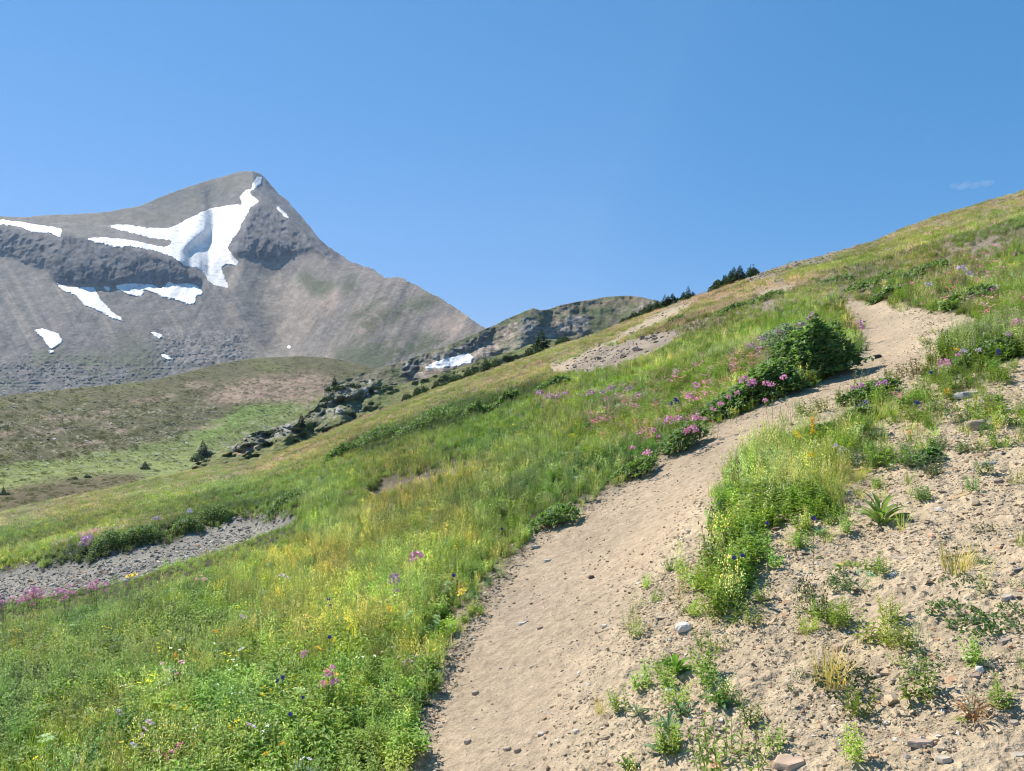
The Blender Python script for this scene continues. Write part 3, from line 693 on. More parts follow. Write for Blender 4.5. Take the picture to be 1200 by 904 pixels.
def p_rosette(n_=16, L=.07, W=.02, col=(.10, .145, .075), h=.10, lift=.6):
    b = MB()
    for k in range(n_):
        a = k * 2.4 + ru(-.3, .3); H = h * ru(0.2, 1); q = np.array([math.cos(a) * .02, math.sin(a) * .02, H * .6]); b.stem((0, 0, -.02), q, .0014, col)
        b.leaf(q, np.array([math.cos(a), math.sin(a), ru(.1, lift)]), np.array([0, 0, 1.]), L * ru(.7, 1.15), W, jit(col), .25, .2)
    return b
def p_palmate(n_=9, L=.045, col=(.105, .15, .07), h=.2):
    b = MB()
    for k in range(n_):
        a = ru(0, 6.28); H = h * ru(.35, 1); r = ru(.01, .08); q = np.array([math.cos(a) * r, math.sin(a) * r, H]); b.stem((0, 0, -.02), q, .0013, col)
        for j in range(7):
            z = j * .9 + a; b.leaf(q, np.array([math.cos(z), math.sin(z), .25]), np.array([0, 0, 1.]), L * ru(.8, 1.1), L * .26, jit(col), .25, .05)
    return b
def p_dots(ns=9, h=.27, dot=.006, nd=8, col=(.62, .55, .03), leafcol=(.18, .24, .04), sp=.024, mat=None):
    b = MB()
    g = MB()
    for _ in range(ns):
        a = ru(0, 6.28); r = .09 * math.sqrt(ru(0, 1)); q = np.array([r * math.cos(a), r * math.sin(a), -.02]); e = q + np.array([ru(-.03, .03), ru(-.03, .03), h * ru(.75, 1.1)])
        b.stem(q, e, .0013, leafcol, .001)
        for k in range(6):
            z = ru(0, 6.28); b.leaf(q + (e - q) * ru(.1, .85), np.array([math.cos(z), math.sin(z), .6]), np.array([0, 0, 1.]), .04, .011, jit(leafcol))
        for k in range(nd):
            z = ru(0, 6.28); rr = sp * math.sqrt(ru(0, 1)); p = e + np.array([rr * math.cos(z), rr * math.sin(z), ru(-.004, .008)])
            b.leaf(p - np.array([dot * .6, 0, 0]), np.array([1., ru(-.5, .5), .1]), np.array([ru(-.4, .4), ru(-.6, .2), 1.]), dot * 1.3, dot * 1.2, jit(col, .25), 0, 0)
    return b
def p_clump(n_=26, h=.30, w=.26, cols=GRN, bw=.020):
    """a broad low-detail clump for farther ground"""
    b = MB()
    for _ in range(n_):
        a = ru(0, 6.28); r = w * math.sqrt(ru(0, 1)); c = jit(R.choice(cols), .35)
        b.blade((r * math.cos(a), r * math.sin(a), -.03), ru(0, 6.28), h * ru(.5, 1.1), bw * ru(.6, 1.4), ru(.05, .6), ru(.1, 1.2), c, (c[0] * 1.25, c[1] * 1.15, c[2] * 1.2), seg=2)
    for _ in range(n_):
        a = ru(0, 6.28); r = w * math.sqrt(ru(0, 1)); c = jit(R.choice(cols), .3); z = ru(0, 6.28)
        b.leaf((r * math.cos(a), r * math.sin(a), h * ru(.15, .8)), np.array([math.cos(z), math.sin(z), ru(0, .8)]), np.array([0, 0, 1.]), .07, .035, c)
    return b
def p_cushion(n_=110, w=.12, h=.12, L=.022, col=(.05, .085, .03)):
    b = MB()
    for k in range(n_):
        z = math.acos(ru(.0, 1)); a = ru(0, 6.28); d = np.array([math.sin(z) * math.cos(a), math.sin(z) * math.sin(a), math.cos(z)]); rr = ru(.6, 1.05)
        p = d * np.array([w, w, h]) * rr; t = np.cross(d, [ru(-1, 1), ru(-1, 1), ru(-1, 1)])
        b.leaf(p, t + d * .8, d, L * ru(.7, 1.3), L * .6, jit(col, .3))
    return b

# ------------------------------------------------------------------ scattering over the near slope (growth and rubble nobody could count)
def gn_scatter(name, P, rot, scl, idx, tint, protos, mat, kindlabel):
    pc = bpy.data.collections.new("protos_" + name)
    for i, me in enumerate(protos):
        o = bpy.data.objects.new(f"{name}_{i:03d}", me); pc.objects.link(o)
    me = bpy.data.meshes.new(name); me.vertices.add(len(P)); me.vertices.foreach_set("co", P.astype(np.float32).ravel())
    for an, ty, arr in (("rot", 'FLOAT_VECTOR', rot), ("scl", 'FLOAT_VECTOR', scl), ("idx", 'INT', idx)):
        at = me.attributes.new(an, ty, 'POINT')
        at.data.foreach_set("vector" if ty == 'FLOAT_VECTOR' else "value", np.ascontiguousarray(arr, np.int32 if ty == 'INT' else np.float32).ravel())
    at = me.attributes.new("tint", 'FLOAT_COLOR', 'POINT'); c = np.ones((len(P), 4), np.float32); c[:, :3] = tint; at.data.foreach_set("color", c.ravel())
    ob = bpy.data.objects.new(name, me); COL.objects.link(ob); ob["kind"] = "stuff"; ob["label"] = kindlabel
    ng = bpy.data.node_groups.new("scatter_" + name, 'GeometryNodeTree')
    ng.interface.new_socket("Geometry", in_out='INPUT', socket_type='NodeSocketGeometry'); ng.interface.new_socket("Geometry", in_out='OUTPUT', socket_type='NodeSocketGeometry')
    gi = ng.nodes.new("NodeGroupInput"); go = ng.nodes.new("NodeGroupOutput"); iop = ng.nodes.new("GeometryNodeInstanceOnPoints"); ci = ng.nodes.new("GeometryNodeCollectionInfo")
    ci.inputs['Collection'].default_value = pc; ci.inputs['Separate Children'].default_value = True; ci.inputs['Reset Children'].default_value = True
    def na(nm, ty):
        x = ng.nodes.new("GeometryNodeInputNamedAttribute"); x.data_type = ty; x.inputs['Name'].default_value = nm; return x.outputs['Attribute']
    L = ng.links
    L.new(gi.outputs[0], iop.inputs['Points']); L.new(ci.outputs[0], iop.inputs['Instance']); iop.inputs['Pick Instance'].default_value = True
    L.new(na("idx", 'INT'), iop.inputs['Instance Index'])
    er = ng.nodes.new("FunctionNodeEulerToRotation"); L.new(na("rot", 'FLOAT_VECTOR'), er.inputs[0]); L.new(er.outputs[0], iop.inputs['Rotation'])
    L.new(na("scl", 'FLOAT_VECTOR'), iop.inputs['Scale']); L.new(iop.outputs[0], go.inputs[0])
    md = ob.modifiers.new("scatter", 'NODES'); md.node_group = ng
    return ob
def sample_slope(density, y0, y1, bands=60, margin=90):
    """points on the near slope; density(y) per square metre, within a little more than the view"""
    out = []
    ed = np.exp(np.linspace(math.log(y0), math.log(y1), bands + 1))
    for a, b in zip(ed[:-1], ed[1:]):
        mid = (a + b) / 2; w = (1200 + 2 * margin) / F * mid; n_ = rng.poisson(density(mid) * w * (b - a))
        y = rng.uniform(a, b, n_); pxx = rng.uniform(-margin, 1200 + margin, n_); x = (pxx - CX) / F * y
        out.append(np.stack([x, y], 1))
    P = np.concatenate(out); x, y = P[:, 0], P[:, 1]
    PX = CX + F * x / y; t = base_t(PX, y); yc = np.interp(PX, _gx, _yc)
    ok = y < yc * 1.08
    x, y, PX, t = x[ok], y[ok], PX[ok], t[ok]
    return x, y, PX, CY - F * t
def finish(name, x, y, idx, protos, mat, label, smin, smax, tint, tilt=.18, zs=None, sink=0.0):
    z = ground(x, y) - sink; N = len(x)
    s = rng.uniform(smin, smax, N)[:, None] * np.ones((1, 3))
    if zs is not None: s[:, 2] *= zs
    rot = np.stack([rng.normal(0, tilt, N), rng.normal(0, tilt, N), rng.uniform(0, 6.283, N)], 1)
    return gn_scatter(name, np.stack([x, y, z], 1), rot, s, idx, tint, protos, mat, label)
def bare(PX, PY, w=5): 
    return np.clip(np.maximum.reduce([TRAIL(PX, PY, w), DIRT(PX, PY, w), GRAVEL(PX, PY, 3), TAN(PX, PY, 3), STONY(PX, PY, 3) * .75, SKYROCK(PX, PY) * .6, STEP(PX, PY) * .8]) * 1.0, 0, 1)
def cover(PX, PY):
    b = sstep(.35, .65, bare(PX, PY)); v = VEG(PX, PY, 8); se = SEMI(PX, PY, 10) * DIRT(PX, PY)
    n_ = fbm(PX / 28, PY / 16, 4, 3)
    c = 1 - b
    c = np.maximum(c, sstep(.35, .6, v))
    c = np.maximum(c, se * sstep(-.15, .12, n_) * .8)
    c = np.maximum(c, .55 * b * DIRT(PX, PY) * sstep(.10, .30, fbm(PX / 22, PY / 14, 7, 3)) * sstep(640, 760, PX))
    up = sstep(0, 1, (400 - PY) / 60) * (PX > 640); g_ = fbm(PX / 26, PY / 9, 5, 3)
    c = c * (1 - up * sstep(-.05, .35, g_) * .85)
    return np.where(TRAIL(PX, PY) > .6, 0, c)
# --- meadow, 2.4 m to 38 m: several herbs and grasses mixed in drifts
protos = []; K = {}
def reg(key, fn, k):
    K[key] = list(range(len(protos), len(protos) + k))
    for _ in range(k): protos.append(fn().mesh("plant_" + key, M_PI))
reg('stalk', lambda: p_seedgrass(6, 5, .38), 3); reg('big', lambda: p_herb(7, .22, .085, .034, .09, (.135, .19, .035)), 4); reg('grass', p_grass, 5); reg('seedgrass', p_seedgrass, 4); reg('herb', p_herb, 5); reg('seedy', p_seedy, 5)
reg('silver', lambda: p_palmate(10, .045, (.20, .25, .15)), 3)
reg('yellow', lambda: p_dots(7, .27, .012, 6, (.72, .58, .03), (.12, .17, .03), .035), 4); reg('lime', lambda: p_dots(9, .25, .006, 12, (.40, .41, .10)), 4)
reg('dark', lambda: p_herb(10, .22, .05, .026, .09, (.075, .14, .035)), 3)
reg('mauve', lambda: p_dots(8, .24, .007, 9, (.50, .33, .40), (.2, .2, .09)), 3)
reg('pink', lambda: p_dots(8, .26, .011, 9, (.62, .17, .48), (.16, .22, .05), .02), 3)
reg('drytuft', lambda: p_seedgrass(10, 9, .26) if R.random() < .5 else p_clump(14, .16, .10, [(.30, .24, .13), (.27, .22, .12), (.24, .21, .10)], .010), 4); reg('scrub', lambda: p_cushion(90, .13, .11, .022, R.choice([(.17, .14, .10), (.15, .16, .07), (.24, .18, .16)])), 5)
reg('white', lambda: p_dots(3, .26, .007, 9, (.6, .58, .55), (.11, .16, .04), .014), 2)
PINKS = union(poly([(-60, 700), (0, 690), (40, 686), (80, 690), (70, 700), (30, 708), (0, 722), (-60, 730)], 3), poly([(95, 688), (120, 678), (130, 682), (105, 696)], 2), poly([(90, 640), (100, 625), (112, 626), (116, 640), (105, 646)], 3))
MAUVES = union(poly([(628, 470), (640, 462), (675, 462), (700, 458), (745, 460), (740, 470), (700, 472), (650, 478), (630, 478)], 5), poly([(880, 405), (910, 395), (925, 405), (900, 425), (878, 425)], 5),
               poly([(60, 655), (100, 640), (190, 618), (230, 610), (220, 600), (160, 610), (60, 635)], 5), poly([(330, 590), (380, 570), (420, 560), (420, 580), (370, 600), (345, 605)], 5), MAUVE)
YEL = union(poly([(360, 620), (400, 560), (460, 540), (560, 520), (680, 490), (780, 480), (800, 500), (740, 540), (620, 580), (520, 610), (440, 640)], 15), poly([(0, 640), (60, 600), (140, 575), (250, 545), (350, 545), (350, 580), (220, 600), (100, 640)], 10))
SEEDS = union(poly([(230, 740), (330, 640), (480, 600), (600, 570), (720, 530), (760, 540), (660, 600), (560, 700), (480, 780), (300, 800)], 35), poly([(850, 545), (900, 520), (940, 560), (950, 600), (860, 590)], 10))
def meadow_tint(PX, PY, x, y):
    n_ = fbm(x / 2.2, y / 3.0, 3, 3); n2 = fbm(PX / 90, PY / 50, 6, 2)
    t = np.ones((len(x), 3)) * (1 + .45 * n_[:, None] + .25 * fbm(PX / 30, PY / 12, 2, 3)[:, None] + rng.normal(0, .22, len(x))[:, None])
    t[:, 0] *= 1 + .25 * n2 + rng.normal(0, .06, len(x))
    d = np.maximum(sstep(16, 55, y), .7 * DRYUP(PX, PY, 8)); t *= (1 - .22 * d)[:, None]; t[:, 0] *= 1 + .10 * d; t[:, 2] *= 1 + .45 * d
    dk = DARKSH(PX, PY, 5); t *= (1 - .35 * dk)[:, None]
    return t
x, y, PX, PY = sample_slope(lambda Y: min(270, 270 * (6.0 / Y) ** 1.35), 2.2, 40)
ok = rng.random(len(x)) < cover(PX, PY) * (1 - .3 * DIRT(PX, PY)); x, y, PX, PY = x[ok], y[ok], PX[ok], PY[ok]
dbl = rng.random(len(x)) < VEG(PX, PY, 4) * (PX < 1000) * (PY < 640) * .9; x = np.concatenate([x, x[dbl] + rng.normal(0, .05, dbl.sum())]); y = np.concatenate([y, y[dbl] + rng.normal(0, .05, dbl.sum())]); PX = np.concatenate([PX, PX[dbl]]); PY = np.concatenate([PY, PY[dbl]])
hp_ = .34 * F / y; top_y = PY - hp_                       # growth in front of open ground stays low enough not to hide it
hide = TRAIL(PX, top_y) * (TRAIL(PX, PY) < .5) * (PX > 600)
gfront = np.maximum(GRAVEL(PX, top_y), GRAVEL(PX, PY - hp_ * .5)) * (GRAVEL(PX, PY) < .5)
for q_ in (.25, .5, .75): hide = np.maximum(hide, TRAIL(PX, PY - hp_ * q_) * (TRAIL(PX, PY) < .5) * (PX > 600))
lean = TRAIL(PX + (.04 + .06 * fbm(x / .3, y / .3, 3, 2)) * F / y, PY) * (PX < 900)
ok = (rng.random(len(x)) > hide * np.where(PY - .5 * hp_ < 492, .93, .45)) & (rng.random(len(x)) > lean * .8); x, y, PX, PY = x[ok], y[ok], PX[ok], PY[ok]
N = len(x); g1, g2, g3, g4 = (fbm(x / 1.3, y / 1.8, s_, 3) for s_ in (1, 2, 3, 4))
edge = sstep(.02, .35, TRAIL(PX + 16, PY, 4)) * (PX < 860)
Wt = {'grass': .42 + 1.6 * g1, 'seedgrass': .25 + 1.2 * g2, 'herb': .75 + 2.2 * g3, 'seedy': .32 + .5 * g4 + .9 * SEEDS(PX, PY, 20), 'silver': .10 + .5 * g4 * (g4 > 0), 'yellow': .05 + .20 * YEL(PX, PY, 20) * np.clip(.4 + 2.5 * g2, 0, 2), 'lime': .03 + .16 * YEL(PX, PY, 20) + .10 * (g4 > .25),
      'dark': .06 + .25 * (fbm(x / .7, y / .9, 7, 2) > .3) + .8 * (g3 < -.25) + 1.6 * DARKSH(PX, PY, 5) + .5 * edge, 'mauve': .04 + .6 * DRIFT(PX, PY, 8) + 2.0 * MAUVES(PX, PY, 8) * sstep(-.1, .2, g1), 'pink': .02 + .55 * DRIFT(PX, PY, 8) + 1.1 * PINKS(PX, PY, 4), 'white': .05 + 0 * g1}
dup_ = DRYUP(PX, PY, 10); up_ = sstep(0, 1, (410 - PY) / 50) * (PX > 640)
Wt['stalk'] = .16 + .3 * (g2 > .1); Wt['big'] = (.26 + 1.5 * g4 * (g4 > -.2) + .06 * (y < 7)) * (1 - DIRT(PX, PY))
Wt['drytuft'] = .05 + 1.15 * dup_ * sstep(-.35, .15, g4) + .5 * MAUVE(PX, PY, 8); Wt['scrub'] = .03 + 1.1 * dup_ + .7 * up_ * (g2 > -.1) + .25 * DIRT(PX, PY)
for k in ('grass', 'seedgrass', 'lime', 'yellow'): Wt[k] = np.clip(Wt[k], 0, None) * (1 - .8 * dup_) * (1 - .35 * up_)
keys = list(Wt); W = np.clip(np.stack([Wt[k] for k in keys]), 0.0, None) ** 1.7; cw = np.cumsum(W, 0); pick = (rng.random(N) * cw[-1] > cw).sum(0)
idx = np.array([rng.choice(K[keys[p]]) for p in pick])
grow = np.interp(y, [2, 6, 12, 22, 40], [.72, .80, .68, .62, .66]) * (1 + .35 * fbm(x / 3, y / 4, 2, 2))
shortn = 1 - .45 * np.maximum(TRAIL(PX + .22 * F / y, PY), TRAIL(PX + .42 * F / y, PY) * .6) * (PX < 900); gfront = np.maximum(GRAVEL(PX, PY - .34 * F / y), GRAVEL(PX, PY - .17 * F / y)) * (GRAVEL(PX, PY) < .5); grow = grow * shortn * (1 - .62 * gfront)
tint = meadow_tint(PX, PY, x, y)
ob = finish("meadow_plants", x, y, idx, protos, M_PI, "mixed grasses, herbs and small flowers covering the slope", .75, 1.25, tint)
a_ = ob.data.attributes["scl"]; arr = np.empty(N * 3, np.float32); a_.data.foreach_get("vector", arr)
low_ = 1 - .45 * DIRT(PX, PY) * (1 - .8 * VEG(PX, PY, 6) * (PX < 1060)); arr = (arr.reshape(-1, 3) * (grow * low_)[:, None]); a_.data.foreach_set("vector", arr.astype(np.float32).ravel())
print("meadow", N)
# --- farther slope: broader clumps
fp = [p_clump().mesh("clump", M_PI) for _ in range(4)] + [p_clump(20, .26, .26, [(.34, .26, .15), (.26, .24, .10), (.36, .27, .20)]).mesh("dry_clump", M_PI) for _ in range(3)] + \
     [p_clump(16, .22, .24, [(.08, .13, .03), (.10, .15, .045)]).mesh("dark_clump", M_PI) for _ in range(2)]
x, y, PX, PY = sample_slope(lambda Y: 12 * (30 / Y) ** 1.1, 30, 125)
ok = rng.random(len(x)) < cover(PX, PY); x, y, PX, PY = x[ok], y[ok], PX[ok], PY[ok]; N = len(x)
dry = MAUVE(PX, PY, 8) * .9 + .42 + .7 * fbm(x / 7, y / 10, 4, 3); dkm = DARKSH(PX, PY, 4) + (fbm(x / 5, y / 8, 6, 3) > .35) * .6
r_ = rng.random(N); idx = np.where(rng.random(N) < dkm, 7 + rng.integers(0, 2, N), np.where(r_ < dry, 4 + rng.integers(0, 3, N), rng.integers(0, 4, N)))
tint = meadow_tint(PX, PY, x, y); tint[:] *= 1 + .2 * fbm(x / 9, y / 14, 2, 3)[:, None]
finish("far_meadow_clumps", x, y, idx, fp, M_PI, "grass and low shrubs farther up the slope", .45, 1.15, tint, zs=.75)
print("far", N)

# ------------------------------------------------------------------ rubble: clods, flakes and pebbles
def lump(seed, flat=1.0, sharp=.35, sub=1):
    import bmesh
    bm = bmesh.new(); bmesh.ops.create_icosphere(bm, subdivisions=sub, radius=1.0); rr = random.Random(seed)
    for v in bm.verts:
        k = 1 + rr.uniform(-sharp, sharp); v.co *= k; v.co.z *= flat
    me = bpy.data.meshes.new("lump"); bm.to_mesh(me); bm.free(); me.materials.append(M_ST); return me
def flake(seed, th=.16):
    rr = random.Random(seed); k = rr.randint(5, 7); v = []
    ang = sorted(rr.uniform(0, 6.28) for _ in range(k)) if False else [i * 6.283 / k + rr.uniform(-.35, .35) for i in range(k)]
    rad = [rr.uniform(.65, 1.15) for _ in ang]
    for z, s_ in ((-th, 1.0), (th, .92)):
        v += [(math.cos(a) * r * 1.25 * s_, math.sin(a) * r * .85 * s_, z + rr.uniform(-.04, .04)) for a, r in zip(ang, rad)]
    f = [tuple(range(k, 2 * k)), tuple(reversed(range(k)))] + [(i, (i + 1) % k, k + (i + 1) % k, k + i) for i in range(k)]
    me = bpy.data.meshes.new("flake"); me.from_pydata(v, [], f); me.materials.append(M_ST); return me
lumps = [lump(i, .7) for i in range(5)] + [lump(20 + i, .6, .25) for i in range(3)] + [flake(i, .14) for i in range(5)]
def stone_tint(N, base=(.37, .30, .22), pale=.12, rust=.06):
    t = np.array(base)[None, :] * (1 + rng.normal(0, .14, N))[:, None]
    r = rng.random(N); t[r < pale] = np.array((.56, .50, .42)) * (1 + rng.normal(0, .1, (r < pale).sum()))[:, None]
    m = (r > pale) & (r < pale + rust); t[m] = np.array((.45, .28, .17)) * (1 + rng.normal(0, .12, m.sum()))[:, None]
    m = (r > .97); t[m] = np.array((.26, .235, .21))
    return np.clip(t, .03, .8)
def scatter_stones(name, label, dens, y0, y1, keepf, smin, smax, power, flakes, base, tilt=.35, pale=.12):
    x, y, PX, PY = sample_slope(dens, y0, y1)
    ok = rng.random(len(x)) < keepf(PX, PY, x, y); x, y = x[ok], y[ok]; N = len(x)
    s = smin * (smax / smin) ** (rng.random(N) ** power)
    z = ground(x, y); idx = np.where(rng.random(N) < flakes, rng.integers(8, 13, N), rng.integers(0, 8, N))
    rot = np.stack([rng.normal(0, tilt, N), rng.normal(0, tilt, N) - .1, rng.uniform(0, 6.283, N)], 1)
    gn_scatter(name, np.stack([x, y, z], 1), rot, s[:, None] * np.ones((1, 3)), idx, stone_tint(N, base, pale), lumps, M_ST, label); print(name, N)
trail_edge = lambda PX, PY, x, y: np.clip(4 * TRAIL(PX, PY, 4) * (1 - TRAIL(PX, PY, 4)), 0, 1)
berm = poly([(690, 904), (700, 800), (740, 740), (790, 670), (830, 610), (870, 600), (850, 660), (830, 720), (860, 800), (820, 904), (800, 1000), (690, 1000)], 10)
scatter_stones("soil_crumbs", "crumbs of dry soil along the bank beside the trail", lambda Y: 9000 if Y < 5 else 9000 * (5 / Y) ** 2.2, 2.2, 16,
               lambda PX, PY, x, y: np.clip(DIRT(PX, PY) * (1 - TRAIL(PX, PY)) * (.28 + .35 * berm(PX, PY) + 1.0 * fbm(x / .35, y / .35, 2, 3)) + .22 * trail_edge(PX, PY, x, y), 0, 1),   .0025, .012, 2.2, .25, (.42, .335, .225), pale=.05)
scatter_stones("shale_chips", "thin flakes of tan shale littering the bare bank", lambda Y: 650 if Y < 5 else 650 * (5 / Y) ** 1.6, 2.2, 22,
               lambda PX, PY, x, y: np.clip(DIRT(PX, PY) * (1 - TRAIL(PX, PY)) * (.12 + .6 * sstep(850, 1000, PX) + .8 * fbm(x / .5, y / .5, 4, 3)), 0, 1), .006, .030, 2.6, .85, (.44, .34, .225), tilt=.2, pale=.07)
scatter_stones("trail_pebbles", "small pebbles pressed into the trail", lambda Y: 4200 if Y < 5 else 4200 * (5 / Y) ** 2, 2.2, 16,
               lambda PX, PY, x, y: TRAIL(PX, PY) * np.clip(.13 + .8 * (1 - TRAIL_SOFT(PX, PY, 10)) + .5 * fbm(x / .4, y / .4, 5, 3), 0, 1), .0022, .014, 3.2, .4, (.38, .29, .195), pale=.15)
scatter_stones("grey_gravel", "grey slate gravel filling the strip through the meadow", lambda Y: 420 if Y < 15 else 420 * (15 / Y) ** 1.5, 11, 40,
               lambda PX, PY, x, y: GRAVEL(PX, PY) * .85, .012, .06, 2.4, .8, (.27, .245, .21), pale=.14)
scatter_stones("broken_rock", "broken reddish rock on the bare patches up the slope", lambda Y: 14 if Y < 60 else 6, 24, 110,
               lambda PX, PY, x, y: np.clip(STONY(PX, PY, 3) + SKYROCK(PX, PY, 3) + .35 * TAN(PX, PY) + .5 * STEP(PX, PY), 0, 1) * .55, .03, .16, 2.4, .6, (.29, .235, .18), pale=.10)

# ------------------------------------------------------------------ single stones
m_rock, n, l = new_mat("rock_face")
o_ = n.new("ShaderNodeOutputMaterial"); b_ = n.new("ShaderNodeBsdfPrincipled"); b_.inputs['Roughness'].default_value = .85; b_.inputs['Specular IOR Level'].default_value = .25
a_ = n.new("ShaderNodeAttribute"); a_.attribute_name = "Col"; tc = n.new("ShaderNodeTexCoord"); t_ = n.new("ShaderNodeTexNoise"); t_.inputs['Scale'].default_value = 14; t_.inputs['Detail'].default_value = 6
mr = n.new("ShaderNodeMapRange"); mr.inputs[1].default_value = .3; mr.inputs[2].default_value = .7; mr.inputs[3].default_value = .7; mr.inputs[4].default_value = 1.2
mu = n.new("ShaderNodeVectorMath"); mu.operation = 'SCALE'; bp = n.new("ShaderNodeBump"); bp.inputs['Strength'].default_value = .5; bp.inputs['Distance'].default_value = .01
l.new(tc.outputs['Object'], t_.inputs['Vector']); l.new(t_.outputs[0], mr.inputs[0]); l.new(a_.outputs['Color'], mu.inputs[0]); l.new(mr.outputs[0], mu.inputs['Scale'])
l.new(mu.outputs[0], b_.inputs['Base Color']); l.new(t_.outputs[0], bp.inputs['Height']); l.new(bp.outputs[0], b_.inputs['Normal']); l.new(b_.outputs[0], o_.inputs[0])
def stone(px_, py_, wpx, ratio, thick, col, label, kind='block', rz=0.0, group="loose stones on the bare bank and trail", tilt=(0, 0)):
    """wpx: apparent width; ratio: depth over width; thick: height over width"""
    import bmesh
    p = hit(px_, py_); w = wpx / F * p[1]
    bm = bmesh.new()
    rr = random.Random(int(px_ * 7 + py_)); nz = Vector((rr.uniform(0, 50), rr.uniform(0, 50), 0))
    if kind == 'block':
        k = rr.randint(6, 8); ang = [i * 6.283 / k + rr.uniform(-.25, .25) for i in range(k)]
        thick *= .6; lo = [bm.verts.new((math.cos(a) * .5 * w * (q := rr.uniform(.78, 1.15)) , math.sin(a) * .5 * w * ratio * q, -.6 * w * thick)) for a in ang]
        hi = [bm.verts.new((v.co.x * rr.uniform(.80, .95), v.co.y * rr.uniform(.80, .95), .5 * w * thick + rr.uniform(-.03, .03) * w)) for v in lo]
        bm.faces.new(hi); bm.faces.new(lo[::-1])
        for i in range(k): bm.faces.new((lo[i], lo[(i + 1) % k], hi[(i + 1) % k], hi[i]))
        bmesh.ops.bevel(bm, geom=bm.edges[:], offset=w * .05, segments=2, affect='EDGES', profile=.6)
    else:
        bmesh.ops.create_icosphere(bm, subdivisions=3, radius=.5 * w)
        for v in bm.verts:
            d = v.co.normalized(); k = 1 + .30 * float(noise(d.x * 1.6 + nz.x, d.y * 1.6 + d.z * 1.1 + nz.y, 3)) + .12 * float(noise(d.x * 4 + nz.x, d.y * 4 + d.z * 3, 5))
            v.co = Vector((d.x * k * .5 * w, d.y * k * .5 * w * ratio, max(-.5, min(.42, d.z * k * .62)) * w * thick))
    me = bpy.data.meshes.new("stone"); bm.to_mesh(me); bm.free()
    ca = me.color_attributes.new("Col", 'FLOAT_COLOR', 'POINT'); ca.data.foreach_set("color", np.tile(np.array([*col, 1], np.float32), len(me.vertices)))
    me.materials.append(m_rock)
    o = bpy.data.objects.new("stone", me); COL.objects.link(o)
    o.location = (p[0], p[1], p[2] + w * thick * .22); o.rotation_euler = (tilt[0], tilt[1] - .12, rz)
    o["label"] = label; o["category"] = "stone"; o["group"] = group
TANS, RUST, WHT, GRY, OCH = (.48, .36, .26), (.50, .31, .18), (.62, .58, .52), (.27, .25, .24), (.52, .36, .20)
stone(927, 898, 46, .62, .30, (.50, .36, .26), "flat pinkish tan slab lying at the bottom edge of the photo, biggest loose stone", rz=.05)
stone(1126, 582, 46, .30, .14, OCH, "long thin ochre stone plank lying slanted on the bare bank", rz=.35, tilt=(0, -.1))
stone(801, 744, 20, .8, .6, WHT, "whitish rounded stone just left of the tall bright green clump", 'round', .5)
stone(784, 815, 11, .8, .6, WHT, "small white chip below the broad leaved dark green plant", 'round')
stone(846, 813, 13, .7, .5, (.55, .47, .38), "small cream stone right above the blue green rosette pair", 'round')
stone(755, 791, 12, .7, .4, (.52, .45, .37), "small flat cream stone left of the broad leaved plant", 'block', .2)
stone(1116, 802, 23, .6, .45, RUST, "orange brown broken stone beside two white chips", 'block', .7)
stone(1148, 791, 11, .8, .8, WHT, "upright small white chip, rightmost beside the orange stone", 'round', .4)
stone(1133, 776, 11, .8, .4, (.60, .54, .46), "small white chip right behind the orange stone", 'round')
stone(1143, 799, 14, .7, .6, (.33, .25, .20), "brown stone between the orange stone and white chip", 'block')
stone(1080, 879, 34, .5, .3, (.44, .34, .26), "wide low brown stone near the bottom, largest below the orange stone", 'block', -.25)
stone(1103, 883, 14, .7, .4, (.46, .36, .26), "small tan stone touching the wide low brown one", 'block', .4)
stone(1106, 895, 22, .6, .4, (.50, .42, .32), "pale squarish stone at bottom edge right of the wide brown stone", 'block')
stone(1187, 842, 15, .7, .4, (.38, .32, .26), "grey tan stone on the far right below the reddish plant", 'block')
stone(1023, 889, 14, .6, .4, RUST, "small reddish stone alone near the bottom, left of the wide brown stone", 'block')
stone(1071, 860, 12, .9, .3, (.50, .35, .24), "small peach stone above the wide low brown one", 'block')
stone(1100, 870, 12, .5, .3, WHT, "thin white chip above the small tan stone", 'block', .2)
stone(983, 762, 17, .7, .5, (.48, .34, .26), "pinkish stone just above the brown dry grass tuft", 'round')
stone(997, 766, 12, .6, .8, (.20, .17, .15), "dark brown tilted chip beside the pinkish stone above the dry tuft", 'block', .7, tilt=(.5, 0))
stone(1054, 748, 13, .5, 1.0, (.26, .24, .22), "grey upright chip standing on edge in the middle of the bare bank", 'block', .9, tilt=(.4, .6))
stone(1057, 766, 13, .7, .4, (.48, .34, .25), "small peach stone below the grey upright chip", 'block')
stone(1176, 752, 22, .6, .5, (.36, .29, .23), "brown angular stone at the right below the creeping green mat", 'block', .6)
stone(1180, 706, 20, .5, .4, (.50, .42, .34), "pale slanting stone at the right above the creeping green mat", 'block', .6)
stone(1142, 733, 13, .8, .6, (.42, .35, .30), "rounded tan stone half hidden inside the creeping green mat", 'round')
stone(1140, 462, 46, .5, .22, (.40, .38, .36), "broad pale grey slab upslope among the small green plants", 'block', .2)
stone(1028, 418, 9, .9, .7, (.07, .055, .045), "small dark brown rock lying alone in the middle of the trail bend", 'round')
stone(1145, 504, 24, .6, .6, (.42, .33, .24), "rounded tan boulder between two bright green tufts on the bank", 'round')
stone(1160, 545, 26, .5, .3, (.30, .29, .28), "grey slab on the bank above the ochre plank", 'block', .1)
stone(1170, 566, 18, .4, .4, (.28, .22, .18), "dark brown ledge stone just right above the ochre plank", 'block', .3)
stone(1055, 655, 22, .8, .3, (.46, .37, .28), "pale flat stone in the middle of the bank, left of the brown tuft", 'block')
